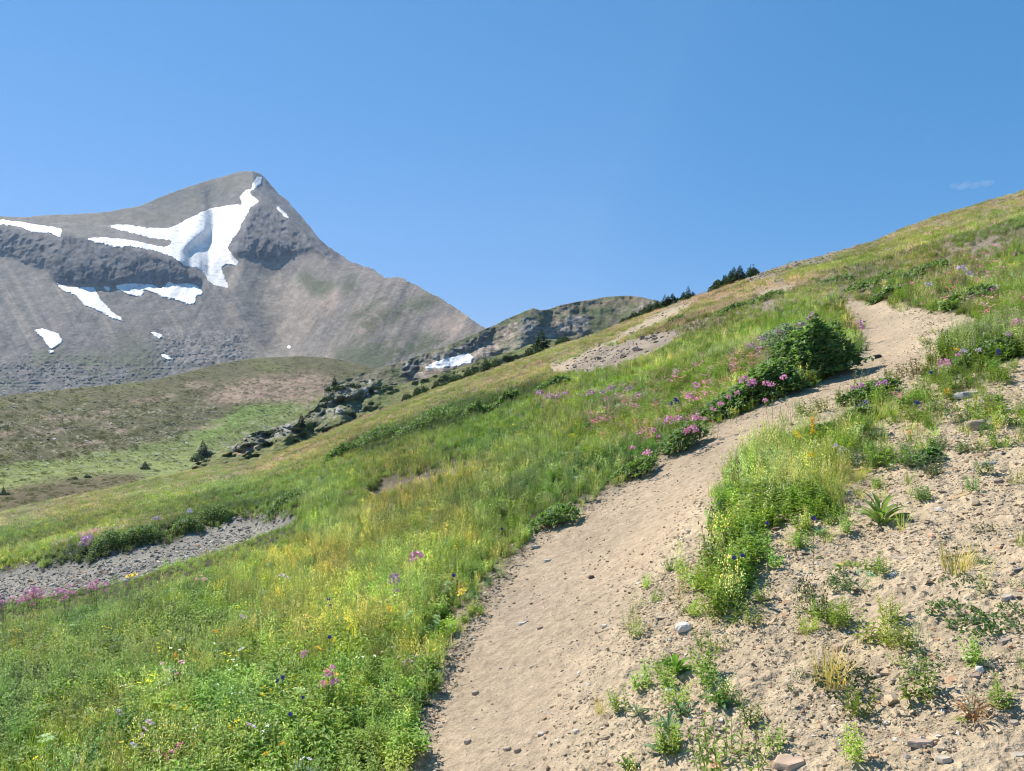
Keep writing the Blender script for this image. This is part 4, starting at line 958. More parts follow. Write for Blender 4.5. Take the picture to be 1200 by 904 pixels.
stone(1135, 650, 15, .6, .4, (.46, .38, .30), "tan stone beside the brown grass tuft halfway up the bank", 'block')
stone(1195, 890, 18, .6, .4, (.48, .41, .32), "pale stone cut by the photo's lower right corner", 'block')
stone(612, 727, 13, .6, .3, (.48, .43, .36), "flat pale stone on the trail near its grassy left edge", 'block', .1)
stone(633, 733, 9, .6, .6, (.36, .28, .21), "small brown stone on the trail, right of the flat pale one", 'block', .4)
stone(708, 735, 8, .8, .6, (.58, .50, .42), "small white pebble on the sunny right half of the trail", 'round')
stone(557, 809, 9, .8, .6, (.42, .33, .25), "brown pebble on the trail below the bare twig", 'round')
stone(548, 865, 9, .8, .7, (.40, .31, .24), "dark brown pebble low on the trail, left one of three", 'round')
stone(606, 874, 9, .8, .7, (.39, .30, .22), "dark brown pebble low on the trail, beside the cream pebble", 'round')
stone(594, 873, 9, .8, .6, (.44, .36, .27), "cream pebble low on the trail beside a dark pebble", 'round')
stone(693, 674, 7, .8, .8, (.13, .10, .08), "tiny dark stone on the upper sunny part of the trail", 'round')
stone(642, 655, 12, .6, .3, (.52, .47, .40), "pale flat stone at the trail's left edge where it narrows", 'block')
stone(627, 641, 11, .6, .5, (.40, .36, .32), "grey stone in the litter on the trail's left edge", 'block')
stone(675, 858, 8, .8, .6, (.60, .54, .47), "white pebble at the trail's right edge near the bottom", 'round')
stone(634, 855, 8, .8, .5, (.56, .50, .42), "white pebble in the middle of the trail near the bottom", 'round')

# ------------------------------------------------------------------ conifers
FIR = (.085, .13, .045)
M_FIR = plant_mat("fir_needles", False, .15)
m_bark, n, l = new_mat("bark")
o_ = n.new("ShaderNodeOutputMaterial"); b_ = n.new("ShaderNodeBsdfPrincipled"); b_.inputs['Base Color'].default_value = (.12, .095, .075, 1); b_.inputs['Roughness'].default_value = .9
t_ = n.new("ShaderNodeTexNoise"); t_.inputs['Scale'].default_value = 6; bp = n.new("ShaderNodeBump"); bp.inputs['Distance'].default_value = .05; l.new(t_.outputs[0], bp.inputs['Height']); l.new(bp.outputs[0], b_.inputs['Normal']); l.new(b_.outputs[0], o_.inputs[0])
def fir_crown(seed, w=.22, n_=900, lean=0):
    """unit-height fir: whorls of drooping sprays, thinning upwards"""
    R.seed(seed); b = MB()
    for k in range(n_):
        t = ru(0, 1) ** 1.35; rad = w * (1 - t) ** .85 * (.75 + .35 * math.sin(t * 60 + seed)) + .012; a = ru(0, 6.28); f = ru(.35, 1.05)
        p = np.array([math.cos(a) * rad * f, math.sin(a) * rad * f, .03 + .97 * t - .05 * f * (1 - t)])
        d = np.array([math.cos(a), math.sin(a), ru(-.45, .35) + .6 * t]); b.leaf(p, d, np.array([ru(-.8, .8), ru(-.8, .8), 1.]), .13 * (1.15 - t), .085 * (1.15 - t), jit(FIR, .45), .2, .25)
    for k in range(12): b.leaf((0, 0, .93 + k * .006), np.array([ru(-1, 1), ru(-1, 1), 1.2]), np.array([0, 1., 0]), .03, .015, jit(FIR))
    return b.mesh("crown", M_FIR)
def mat_crown(seed, n_=700, h=1.0):
    """unit-radius krummholz mat: a ragged dense mound with short leaders"""
    R.seed(seed); b = MB()
    for k in range(n_):
        a = ru(0, 6.28); r = math.sqrt(ru(0, 1)); bump = 1 + .35 * math.sin(a * 3 + seed) + .25 * math.sin(r * 9 + a * 5)
        top_ = h * (1 - r * r) ** .6 * bump * .5; z = top_ * ru(.25, 1.05); p = np.array([r * math.cos(a), r * math.sin(a), z])
        b.leaf(p, np.array([ru(-1, 1), ru(-1, 1), ru(.2, 1.4)]), np.array([ru(-.5, .5), ru(-.5, .5), 1.]), .20, .10, jit(FIR, .5), .2, .1)
    return b.mesh("crown", M_FIR)
def trunk_mesh(r=.022):
    b = MB(); b.stem((0, 0, -.06), (0, 0, .95), r, (.1, .08, .06), r * .2)
    for k in range(10):
        a = ru(0, 6.28); z = ru(.1, .8); b.stem((0, 0, z), (math.cos(a) * .16 * (1 - z), math.sin(a) * .16 * (1 - z), z - .01), r * .3, (.1, .08, .06), r * .1)
    return b.mesh("trunk", m_bark)
firs = [fir_crown(3, .20), fir_crown(8, .26), fir_crown(15, .16, 420)]
mats = [mat_crown(21), mat_crown(33), mat_crown(47, 600, 1.3)]
trunk_me = trunk_mesh()
def base_point(on, px_, py_):
    if on == 'slope': return hit(px_, py_)
    return np.array(spot({'spur': on_spur, 'hill': on_hill, 'ridge': on_ridge, 'mountain': on_mountain}[on], px_, py_))
def conifer(on, px_, py_, hpx, wpx, label, v=0, name="fir_tree", cat="tree", group="small firs on the ridges and valley", sink=.03):
    p = base_point(on, px_, py_); h = hpx / F * p[1]; w = wpx / F * p[1]
    root = bpy.data.objects.new(name, None); COL.objects.link(root); root.location = (p[0], p[1], p[2] - h * sink); root.rotation_euler = (0, 0, R.uniform(0, 6))
    me = firs[v]; ww = (.40, .52, .32)[v]
    root.scale = (w / ww, w / ww, h)
    for nm, m_ in (("crown", me), ("trunk", trunk_me)):
        c = bpy.data.objects.new(nm, m_); COL.objects.link(c); c.parent = root
    root["label"] = label; root["category"] = cat; root["group"] = group
def shrub(on, px_, py_, hpx, wpx, label, v=0, name="krummholz_shrub", group="dark krummholz shrubs", rot=0.0, ang=0.0):
    p = base_point(on, px_, py_); h = hpx / F * p[1]; w = wpx / F * p[1] * .5
    root = bpy.data.objects.new(name, None); COL.objects.link(root); root.location = (p[0], p[1], p[2] - h * .1); root.rotation_euler = (0, ang, rot)
    root.scale = (w, w * .8, h * 1.25)
    c = bpy.data.objects.new("crown", mats[v]); COL.objects.link(c); c.parent = root
    c = bpy.data.objects.new("trunk", trunk_me); COL.objects.link(c); c.parent = root; c.scale = (1.5, 1.5, .4)
    root["label"] = label; root["category"] = "shrub"; root["group"] = group
SA = -.32
R.seed(5)
conifer('slope', 806.5, 338, 16, 8, "lone thin fir spire on the skyline, between the two shrub groups", 2)
conifer('slope', 860, 327, 20, 16, "tallest fir in the upper skyline group", 1)
conifer('slope', 867, 326, 19, 15, "broad fir touching the right of the tallest skyline fir", 0)
conifer('slope', 856, 330, 17, 14, "fir on the left of the tallest skyline fir", 1)
conifer('slope', 850, 333, 14, 12, "low fir leaning out at the lower left of the upper skyline group", 0)
shrub('slope', 846, 334, 13, 34, "dark green mat sloping down left from the upper skyline firs", 0, ang=SA)
shrub('slope', 883, 320, 12, 17, "single pointed dark bush right of the upper skyline firs", 2, ang=SA)
conifer('slope', 883, 321, 11, 10, "short fir inside the pointed bush on the skyline", 1)
for (x_, y_, h_, w_, v_, lb) in ((763, 359, 12, 7, 2, "small fir spire standing in the left part of the lower skyline mat"), (755, 362, 10, 7, 0, "second small fir from the left in the lower skyline mat"), (751, 364, 10, 6, 2, "leftmost fir spire of the lower skyline row"),
        (770, 357, 12, 9, 1, "bushy fir left of centre in the lower skyline row"), (779, 354, 15, 9, 2, "tallest slender fir of the lower skyline row"), (788, 350, 13, 13, 1, "broad dark fir right of centre in the lower skyline row"),
        (801, 345, 10, 9, 0, "low fir just left of the lone spire"), (812, 342, 7, 8, 1, "tiny round fir at the right end of the lower skyline row"), (783, 352, 12, 10, 0, "fir between the tallest slender one and the broad dark one")):
    conifer('slope', x_, y_, h_, w_, lb, v_)
for (x_, y_, h_, w_, v_, lb) in ((733, 375, 6, 16, 0, "low left end of the lower skyline mat"), (746, 370, 9, 22, 1, "bright green mat in the left half of the lower skyline row"), (765, 362, 11, 26, 2, "dense mat under the middle firs of the lower skyline row"),
        (786, 355, 10, 28, 0, "dark mat under the broad fir of the lower skyline row"), (803, 346, 6, 18, 1, "small mat under the lone skyline spire")):
    shrub('slope', x_, y_, h_, w_, lb, v_, ang=SA)
conifer('slope', 634, 411, 26, 22, "dark fir standing alone below the pale ridge crag", 1)
shrub('slope', 625, 416, 12, 26, "dark mat at the left foot of the lone fir below the crag", 0, ang=SA)
shrub('slope', 660, 401, 9, 20, "flat dark bush right of the lone fir below the crag", 2, ang=SA)
conifer('slope', 569, 436, 20, 8, "thin fir right above the snow patch by the col", 2)
shrub('slope', 575, 432, 14, 26, "big dark bush right of the snow patch by the col", 1, ang=SA)
for (x_, y_, h_, w_, v_, lb) in ((553, 440, 11, 22, 0, "dark mat below the right end of the snow patch by the col"), (535, 446, 9, 22, 2, "dark mat below the middle of the snow patch by the col"), (515, 452, 9, 20, 1, "dark mat below the left end of the snow patch by the col"),
        (494, 458, 11, 22, 0, "dark mat on the edge left of the col snow patch"), (478, 463, 8, 14, 2, "small dark mat on the meadow edge midway to the rock outcrop")):
    shrub('slope', x_, y_, h_, w_, lb, v_, ang=SA)
conifer('hill', 238, 535, 20, 15, "fir standing alone in the green valley floor", 1)
shrub('hill', 243, 535, 8, 24, "spreading dark skirt around the valley fir", 0)
shrub('hill', 232, 541, 10, 18, "light green bush in front of the valley fir", 2)
conifer('hill', 170, 549, 9, 7, "tiny fir on the valley floor left of the lone valley fir", 0); shrub('hill', 170, 550, 5, 12, "small dark bush around the tiny valley fir", 1)
conifer('hill', 4, 579, 9, 5, "tiny fir at the left edge of the valley floor", 0); shrub('hill', 5, 580, 5, 13, "small dark bush at the left edge of the valley floor", 1)
shrub('hill', 103, 560, 4, 9, "lowest small dark dot of bush on the valley floor", 0); shrub('hill', 88, 562, 4, 6, "faint little bush left of the lowest dark one", 2)
for (x_, y_, h_, w_, v_, lb) in ((352, 502, 12, 14, 0, "bush on the shadowed rock at the lower end of the outcrop"), (362, 500, 13, 13, 2, "bright green bush at the right end of the lower outcrop"), (398, 452, 9, 26, 0, "dark mat on top of the upper rock outcrop"),
        (415, 450, 10, 22, 1, "dark mat at the crest of the upper rock outcrop"), (385, 466, 12, 18, 2, "dark mat on the left shoulder of the upper outcrop"), (440, 452, 8, 16, 0, "dark mat at the right end of the upper outcrop"),
        (410, 483, 9, 16, 1, "green bush on the slope under the upper outcrop"), (317, 503, 5, 20, 2, "thin dark mat along the top of the lower outcrop"), (385, 455, 10, 9, 0, "small upright bush at the upper outcrop's left end")):
    shrub('spur', x_, y_ + 4, h_ * .7, w_ * .8, lb, v_)
conifer('spur', 353, 500, 16, 9, "small fir behind the lower rock outcrop", 0); conifer('spur', 392, 452, 12, 7, "small fir on the upper rock outcrop", 1)

# ------------------------------------------------------------------ boulders and heath on the far slopes
def scatter_far(name, label, on, front, mask, n_, smin, smax, power, idxs, tints, meshes, mat, flat=1.0):
    PXf, PYf, Yd = front; w0 = PXf.min(); w1 = PXf.max(); y0_, y1_ = PYf.min(), PYf.max()
    px_ = rng.uniform(max(-40, w0), min(1240, w1), n_ * 6); py_ = rng.uniform(y0_, y1_, n_ * 6)
    tp = np.interp(px_, PXf[0], PYf[-1]); bt = np.interp(px_, PXf[0], PYf[0])
    ok = (py_ > tp + .6) & (py_ < bt - 1) & (rng.random(len(px_)) < mask(px_, py_)); px_, py_ = px_[ok][:n_], py_[ok][:n_]; N = len(px_)
    Y = on(px_, py_); s = smin * (smax / smin) ** (rng.random(N) ** power)
    P = np.stack([(px_ - CX) / F * Y, Y, (CY - py_) / F * Y], 1)
    rot = np.stack([rng.normal(0, .3, N), rng.normal(0, .3, N), rng.uniform(0, 6.28, N)], 1)
    t = np.array(tints)[rng.integers(0, len(tints), N)] * (1 + rng.normal(0, .18, N))[:, None]
    sc = s[:, None] * np.array([1, 1, flat])[None, :]
    gn_scatter(name, P, rot, sc, rng.choice(idxs, N), np.clip(t, .02, .8), meshes, mat, label); print(name, N)
foot = lambda a, b: np.clip(sstep(380, 400, b) * sstep(160, 200, a) * (1 - sstep(265, 310, a)) + sstep(418, 434, b) * (1 - sstep(150, 200, a)), 0, 1) * sstep(-.2, .2, fbm(a / 9, b / 5, 4, 3))
scatter_far("scree_boulders", "grey boulders strewn over the foot of the mountain", on_mountain, mountain_front, foot, 5000, .9, 3.2, 3.0, list(range(13)), [(.30, .28, .26), (.20, .185, .17), (.36, .33, .30)], lumps, M_ST, .8)
vl_ = lambda a, b: sstep(-3, 3, b - valley_line(a))
scatter_far("heath_stones", "pale stones lying in the heath across the valley", on_hill, hill_front, lambda a, b: (1 - .6 * vl_(a, b)) * sstep(.0, .35, fbm(a / 16, b / 5, 6, 3)) * sstep(455, 480, b) * (1 - sstep(545, 560, b)), 2600, .25, 1.1, 2.4, list(range(8, 13)), [(.40, .35, .28), (.33, .28, .22), (.46, .42, .36)], lumps, M_ST, 1.2)
hp = [p_cushion(46, .5, .34, .20, (.10, .11, .042)).mesh("heath", M_PI), p_cushion(46, .5, .30, .20, (.13, .12, .055)).mesh("heath", M_PI), p_cushion(46, .5, .30, .20, (.17, .20, .06)).mesh("heath", M_PI)]
scatter_far("heath_clumps", "low heath and herbs over the hill across the valley", on_hill, hill_front, lambda a, b: np.clip(.35 + fbm(a / 12, b / 4, 3, 3), 0, 1) * (1 - .5 * vl_(a, b)), 9000, .8, 2.2, 1.8, [0, 1], [(.9, .9, .9), (.7, .75, .7), (1.1, 1.0, .9)], hp, M_PI, .8)
scatter_far("valley_herbs", "green herbs on the valley floor", on_hill, hill_front, lambda a, b: vl_(a, b) * np.clip(.4 + 1.2 * fbm(a / 10, b / 3, 5, 3), 0, 1) * (1 - sstep(553, 560, b + .14 * a)), 7000, .5, 1.3, 1.8, [2], [(1, 1, 1), (1.3, 1.2, 1.2), (.75, .85, .8)], hp, M_PI, .7)
scatter_far("ridge_growth", "low growth and rocks on the ridge behind the slope", on_ridge, ridge_front, lambda a, b: np.clip(.2 + fbm(a / 10, b / 5, 2, 3), 0, 1), 3000, .8, 2.4, 1.8, [0, 1], [(.9, 1, .8), (1.2, 1.1, 1.1)], hp, M_PI, .8)
scatter_far("spur_rubble", "grey blocks heaped over the rock outcrop", on_spur, spur_front, lambda a, b: srock(a, b, 3) * .9 + .1 * sstep(.1, .4, fbm(a / 10, b / 6, 2, 3)), 700, .25, .8, 2.0, list(range(13)), [(.20, .19, .175), (.14, .135, .13), (.27, .25, .23)], lumps, M_ST, .9)

scatter_stones("edge_litter", "crumbs and dry bits along the grassy edge of the trail", lambda Y: 3000 if Y < 5 else 3000 * (5 / Y) ** 2, 2.2, 14,
               lambda PX, PY, x, y: (PX < 900) * np.clip(TRAIL(PX + .10 * F / y, PY) * (TRAIL(PX, PY) < .5) * .8 + .9 * (TRAIL(PX - .08 * F / y, PY) < .5) * (TRAIL(PX, PY) > .5) * (TRAIL(PX + 60, PY) > .3), 0, 1), .0035, .017, 2.2, .35, (.36, .29, .20), pale=.05)

# ------------------------------------------------------------------ leafy shrubs beside the trail and in the meadow
def leafy_shrub(px_, py_, wpx, hpx, n_, col, label, leaf=.05, group="low leafy shrubs beside the trail", elong=.8, name="leafy_shrub"):
    R.seed(int(px_ * 13 + py_)); p = hit(px_, py_); rx = wpx / F * p[1] * .5; H = .72 * hpx / F * p[1]
    root = bpy.data.objects.new(name, None); COL.objects.link(root); root.location = tuple(p)
    b = MB(); cx, cy = p[0], p[1] + rx * elong * .85; st = MB(); sh = R.uniform(0, 6)
    k_ = 0
    while k_ < n_:
        a = ru(0, 6.28); r = math.sqrt(ru(0, 1)) * (1.0 if ru(0, 1) > .18 else ru(1, 1.35)); edge = 1 + .20 * math.sin(3 * a + sh) + .10 * math.sin(7 * a + sh * 2) + .06 * math.sin(17 * a)
        x_ = r * edge * rx * math.cos(a); y_ = r * edge * rx * elong * math.sin(a)
        bump = 1 + .13 * math.sin(x_ / rx * 4 + sh) * math.cos(y_ / rx * 5 + sh) + .07 * math.sin(x_ / rx * 11)
        top_ = H * max(0.04, 1 - r ** 2.8) ** .6 * bump * (1 + .34 * float(noise(x_ / (rx * .22), y_ / (rx * .22), 3)) * 2); dpt = ru(0, 1) ** 2.5; z_ = top_ * (1 - .75 * dpt) + .02
        g = float(0); b.leaf((x_, y_, z_), np.array([ru(-1, 1), ru(-1, 1), ru(-.1, 1.1)]), np.array([ru(-.5, .5), ru(-.5, .5), 1.]), leaf * ru(.7, 1.3), leaf * .62 * ru(.8, 1.2), jit(col if ru(0, 1) > .16 else (.19, .24, .13), .42), .2, .15); k_ += 1
    for k in range(30):
        a = ru(0, 6.28); r = ru(.1, .9); x_, y_ = r * rx * math.cos(a), r * rx * elong * math.sin(a)
        st.stem((x_ * .6, y_ * .6, -.05), (x_, y_, H * (1 - r * r) ** .5 * .85), .006, (.13, .10, .07), .003)
    for mb, nm, mt in ((b, "foliage", M_P), (st, "stem", m_bark)):
        V = np.array(mb.v); g = ground(V[:, 0] + cx, V[:, 1] + cy, False); V[:, 2] += g - p[2]; V[:, 0] += cx - p[0]; V[:, 1] += cy - p[1]
        mb.v = [tuple(v) for v in V]; mb.obj(nm, mt, root)
    root["label"] = label; root["category"] = "shrub"; root["group"] = group
DKG, MDG, SLV, BRG = (.12, .19, .06), (.085, .145, .035), (.20, .25, .17), (.15, .21, .035)
leafy_shrub(960, 446, 94, 76, 3800, DKG, "biggest dark green leafy shrub, bulging over the trail bend", .075)
leafy_shrub(902, 470, 84, 42, 2300, (.12, .19, .055), "green leafy shrub on the lower left side of the biggest shrub", .07)
leafy_shrub(925, 412, 70, 34, 2200, SLV, "silvery grey shrub behind the pink flowers, left of the biggest shrub", .045)
leafy_shrub(862, 486, 70, 28, 2200, DKG, "low dark shrub under the pink flowers where the trail narrows", .045)
leafy_shrub(803, 528, 50, 26, 1300, DKG, "small dark shrub under the brightest pink flower pair by the trail", .04)
leafy_shrub(748, 560, 50, 18, 1000, (.13, .20, .05), "small low shrub at the trail edge below two single pink flowers", .036)
leafy_shrub(652, 618, 56, 18, 1000, (.13, .21, .05), "low green shrub at the trail's left edge halfway down", .034)
leafy_shrub(1030, 470, 62, 20, 1400, (.07, .13, .035), "low green shrub under the row of purple flowers right of the trail", .04)
leafy_shrub(1175, 424, 80, 22, 1500, MDG, "low green shrub on the bank at the right edge, above the bare strip", .045)
leafy_shrub(1090, 545, 26, 12, 600, (.08, .16, .03), "small bright green bush in the middle of the upper bank", .032)
for (x_, y_, w_, h_, c_, lb) in ((905, 560, 60, 26, (.13, .20, .04), "bright green leafy clump between trail and blue flowers, upper"), (935, 596, 56, 26, (.14, .20, .05), "green leafy clump left of the single blue flower"), (962, 522, 54, 20, (.10, .17, .04), "green leafy clump under the tall orange spike"),
                                 (880, 600, 50, 22, (.16, .22, .04), "yellow green leafy clump at the trail edge above the grey cushion"), (1010, 500, 44, 18, (.13, .18, .06), "green leafy clump right of the orange spike")):
    leafy_shrub(x_, y_, w_, h_, 1500, c_, lb, .032, "leafy clumps in the tall growth right of the trail")
for (x_, y_, w_, h_, lb) in ((118, 652, 44, 24, "dark shrub left most on the upper lip of the grey gravel"), (158, 640, 46, 20, "green shrub on the gravel's upper lip beside the lilac patch"), (215, 626, 36, 16, "low shrub on the upper lip halfway along the gravel"),
                             (246, 614, 40, 18, "dark shaded shrub on the lip where the gravel bends"), (330, 597, 56, 15, "long low shrub over the far end of the gravel")):
    leafy_shrub(x_, y_, w_, h_, 900, (.12, .18, .05), lb, .06, "shrubs on the lip of the gravel strip")
for (x_, y_, w_, h_, lb) in ((440, 520, 60, 20, "dark green shrub band above the brown bare step"), (500, 502, 70, 20, "longest dark shrub in the middle of the meadow"), (560, 486, 44, 16, "dark shrub beside the small shadowed hollow"), (590, 474, 36, 14, "small dark shrub right of the shadowed hollow"),
                             (395, 538, 40, 16, "dark shrub at the lower left end of the meadow shrub line"), (650, 455, 44, 12, "dark shrub under the left tip of the stony patch")):
    leafy_shrub(x_, y_, w_, h_, 900, (.10, .165, .045), lb, .11, "dark shrubs across the middle meadow")
for (x_, y_, w_, h_, lb) in ((905, 351, 40, 9, "dark low shrub band right of the upper skyline trees"), (858, 366, 34, 8, "dark low shrub in the lilac heather below the skyline trees"), (1030, 336, 60, 12, "dark shrub band above the trail bend"), (985, 333, 40, 9, "green low shrub left above the trail bend"),
                             (1095, 318, 50, 9, "dark shrub upslope from the bend, near the right side"), (1150, 355, 60, 16, "bright green bush patch above the bank at the right"), (1040, 350, 30, 9, "small brown green shrub at the far end of the trail"), (792, 378, 24, 7, "small dark shrub beside the tan bare strip")):
    leafy_shrub(x_, y_, w_, h_, 700, (.11, .165, .05), lb, .10, "low shrubs higher on the slope")

# ------------------------------------------------------------------ single plants on the bare bank
leaf_meshes = {}
def leaf_mesh(kind, col):
    k = (kind, col)
    if k not in leaf_meshes:
        b = MB()
        n_ = 5; W = {'lance': .24, 'broad': .36}[kind]
        for i in range(n_):                                   # a leaf blade of unit length along +x, folded on its midrib and arching
            t0, t1 = i / n_, (i + 1) / n_
            f = lambda t: W * .5 * math.sin(math.pi * min(.98, t * .93 + .07)) ** .8; z = lambda t: .18 * math.sin(t * 2.2) - .12 * t * t
            for s_ in (-1, 1):
                c = jit(col, .06); b.quad([(t0, 0, z(t0)), (t1, 0, z(t1)), (t1, s_ * f(t1), z(t1) + f(t1) * .35), (t0, s_ * f(t0), z(t0) + f(t0) * .35)][::s_], c)
        leaf_meshes[k] = b.mesh("leaf", M_P)
    return leaf_meshes[k]
def new_root(name, p, label, cat, group):
    r = bpy.data.objects.new(name, None); COL.objects.link(r); r.location = tuple(p); r["label"] = label; r["category"] = cat; r["group"] = group; return r
BG = "single plants on the bare bank"
def rosette(px_, py_, wpx, n_, kind, col, label, up=.5, name="leafy_plant", group=BG):
    p = hit(px_, py_); s = wpx / F * p[1]; R.seed(int(px_ + py_ * 3)); root = new_root(name, p, label, "plant", group); me = leaf_mesh(kind, col)
    b = MB()
    for k in range(n_):
        a = k * 2.4 + ru(-.3, .3); t = k / n_; el = up * (.25 + 1.1 * t) + ru(-.1, .1); L = s * ru(.42, .6) * (1 - .25 * t); q = Vector((math.cos(a) * s * .05, math.sin(a) * s * .05, s * ru(.02, .22) * (.4 + t)))
        o = bpy.data.objects.new("leaf", me); COL.objects.link(o); o.parent = root; o.location = q; o.scale = (L, L, L); o.rotation_euler = (ru(-.4, .4), -el, a)
        b.stem((0, 0, -.02), tuple(q), s * .012, col)
    b.obj("stem", M_P, root)
    return root
def bushy(px_, py_, wpx, fn, label, name="bank_plant", group=BG, zs=1.0, nominal=.22, sink=.0):
    p = hit(px_, py_); s = wpx / F * p[1] / nominal; R.seed(int(px_ * 5 + py_)); root = new_root(name, p, label, "plant", group)
    o = fn().obj("foliage", M_P, root); o.scale = (s, s, s * zs); return root
TEAL, MG, DG2, OLV = (.13, .20, .11), (.12, .20, .04), (.075, .13, .035), (.16, .19, .06)
rosette(792, 790, 48, 16, 'broad', (.12, .21, .04), "dark green broad leaved plant alone on the bank, right of the trail near the bottom", .75)
rosette(783, 858, 44, 18, 'lance', TEAL, "larger blue green rosette of a touching pair near the bottom")
rosette(797, 842, 40, 16, 'lance', TEAL, "upper blue green rosette of the touching pair near the bottom")
rosette(843, 832, 36, 12, 'broad', (.12, .21, .09), "flat star shaped blue green rosette right of the touching pair")
rosette(864, 828, 18, 8, 'lance', MG, "tiny green sprout right of the star shaped rosette")
rosette(747, 843, 30, 14, 'lance', (.17, .22, .13), "small pale grey green rosette left of the touching pair")
rosette(774, 884, 38, 14, 'lance', TEAL, "blue green rosette just below the touching pair")
rosette(735, 902, 30, 12, 'broad', (.14, .20, .05), "yellow green rosette at the bottom edge beside the trail")
rosette(822, 818, 14, 7, 'lance', (.12, .17, .08), "tiny grey sprout above the touching pair of rosettes")
bushy(850, 905, 80, lambda: p_herb(16, .13, .042, .013, .10, (.17, .24, .05)), "bushy green plant with orange lower leaves at the bottom edge", zs=1.3)
bushy(838, 904, 30, lambda: p_rosette(16, .05, .012, (.50, .20, .05), .06), "orange red withered leaves inside the bottom edge plant")
for (x_, y_, w_, lb) in ((838, 762, 46, "lowest dense part of the tall bright green clump"), (852, 735, 60, "middle of the tall bright green clump, densest"), (836, 715, 44, "left side of the tall bright green clump"), (862, 700, 48, "upper right part of the tall bright green clump with blue flowers"), (840, 690, 36, "top left of the tall bright green clump")):
    bushy(x_, y_, w_ * .80, lambda: p_herb(16, .17, .038, .009, .10, (.19, .25, .045)), lb, "feathery_clump", "feathery bright green clumps", zs=.85)
rosette(895, 645, 24, 9, 'broad', (.17, .24, .12), "pale blue green star rosette alone above the tall bright clump")
rosette(960, 628, 24, 9, 'broad', (.17, .25, .13), "pale blue green rosette under the single blue flower")
bushy(848, 606, 34, lambda: p_cushion(150, .12, .10, .022, (.09, .12, .09)), "grey green cushion plant at the trail side below the tall grass")
rosette(1032, 615, 66, 22, 'lance', (.14, .20, .06), "spreading green plant with long leaves alone in the middle of the bank", .8)
bushy(1000, 664, 34, lambda: p_rosette(18, .07, .016, (.20, .28, .04), .05), "yellow green tuft with one yellow flower, mid bank")
bushy(988, 690, 44, lambda: p_herb(7, .12, .05, .022, .1, (.10, .15, .06)), "dull green leafy plant just below the yellow green tuft")
bushy(955, 728, 60, lambda: p_seedy(9, .16, (.16, .13, .08)), "dark brown green plant with a deep shadow, centre of the lower bank", zs=1.1)
bushy(938, 700, 30, lambda: p_herb(6, .13, .05, .020, .08, (.08, .13, .04)), "dark green sprig at upper left of the brown green plant")
bushy(973, 806, 64, lambda: p_grass(110, .22, .06, .003, 1.0), "dry straw coloured grass tuft low on the bank", "dry_grass_tuft", zs=1.0)
bushy(990, 808, 66, lambda: p_cushion(220, .13, .09, .020, (.05, .075, .04)), "dark green mat right at the foot of the straw coloured tuft")
bushy(945, 800, 34, lambda: p_herb(8, .10, .04, .012, .08, (.10, .16, .07)), "small green plant left at the foot of the straw coloured tuft")
bushy(930, 815, 22, lambda: p_herb(5, .10, .04, .012, .06, (.09, .14, .06)), "tiny dark sprig far left of the straw coloured tuft")
bushy(1085, 794, 46, lambda: p_herb(9, .09, .045, .016, .09, (.12, .20, .05)), "green fern like plant beside the brown stone, lower right")
bushy(1015, 840, 44, lambda: p_cushion(90, .15, .04, .020, (.10, .12, .08)), "flat grey green mat below the fern like plant")
bushy(1012, 822, 26, lambda: p_cushion(60, .12, .05, .020, (.10, .13, .08)), "small flat grey green mat just above the larger flat one")
rosette(1066, 830, 12, 5, 'broad', MG, "single tiny dark green sprout low on the bank")
bushy(1140, 848, 56, lambda: p_rosette(26, .09, .012, (.30, .17, .09), .12, .9), "reddish spidery plant casting a long shadow, lower right")
bushy(1142, 838, 30, lambda: p_herb(6, .20, .045, .014, .05, (.15, .21, .12)), "upright blue green stem inside the reddish spidery plant", zs=1.1)
bushy(1125, 850, 22, lambda: p_rosette(12, .08, .02, (.20, .28, .04), .04), "lime green leaves at lower left of the reddish plant")
bushy(1178, 828, 24, lambda: p_rosette(9, .08, .016, (.18, .26, .06), .05), "yellow green sprout right of the reddish plant")
bushy(735, 838, 22, lambda: p_grass(30, .13, .03, .002, .6), "little wiry tuft left of the pale grey rosette")
bushy(706, 838, 40, lambda: p_grass(60, .13, .06, .0025, .7), "wiry half dead tuft at the right edge of the trail")
for (x_, y_, w_, lb) in ((1120, 722, 54, "left end of the creeping green mat"), (1142, 742, 50, "middle of the creeping green mat, around a tan stone"), (1168, 735, 46, "right end of the creeping green mat"), (1190, 718, 34, "small outlier of the creeping mat at the right edge")):
    bushy(x_, y_, w_, lambda: p_cushion(150, .13, .045, .024, (.085, .14, .045)), lb, "creeping_plant", "creeping green mat on the bank")
bushy(1122, 668, 54, lambda: p_grass(90, .17, .07, .003, .8), "brown and green grass tuft halfway up the bank", "grass_tuft", zs=1.1)
bushy(1147, 660, 26, lambda: p_herb(6, .13, .05, .018, .07, (.10, .19, .05)), "green leafy sprig right behind the brown and green tuft")
bushy(1135, 690, 50, lambda: p_cushion(110, .14, .05, .022, (.11, .13, .075)), "grey green mat below the brown and green grass tuft")
bushy(1160, 622, 34, lambda: p_cushion(60, .12, .06, .022, (.14, .14, .08)), "sparse reddish green mat below the ochre plank")
bushy(1195, 690, 24, lambda: p_herb(6, .10, .045, .016, .08, (.10, .17, .05)), "dark green plant cut by the photo's right edge, mid bank")
bushy(1195, 792, 28, lambda: p_herb(6, .18, .045, .014, .06, (.15, .21, .07)), "upright green stem at the right edge, low on the bank", zs=1.2)
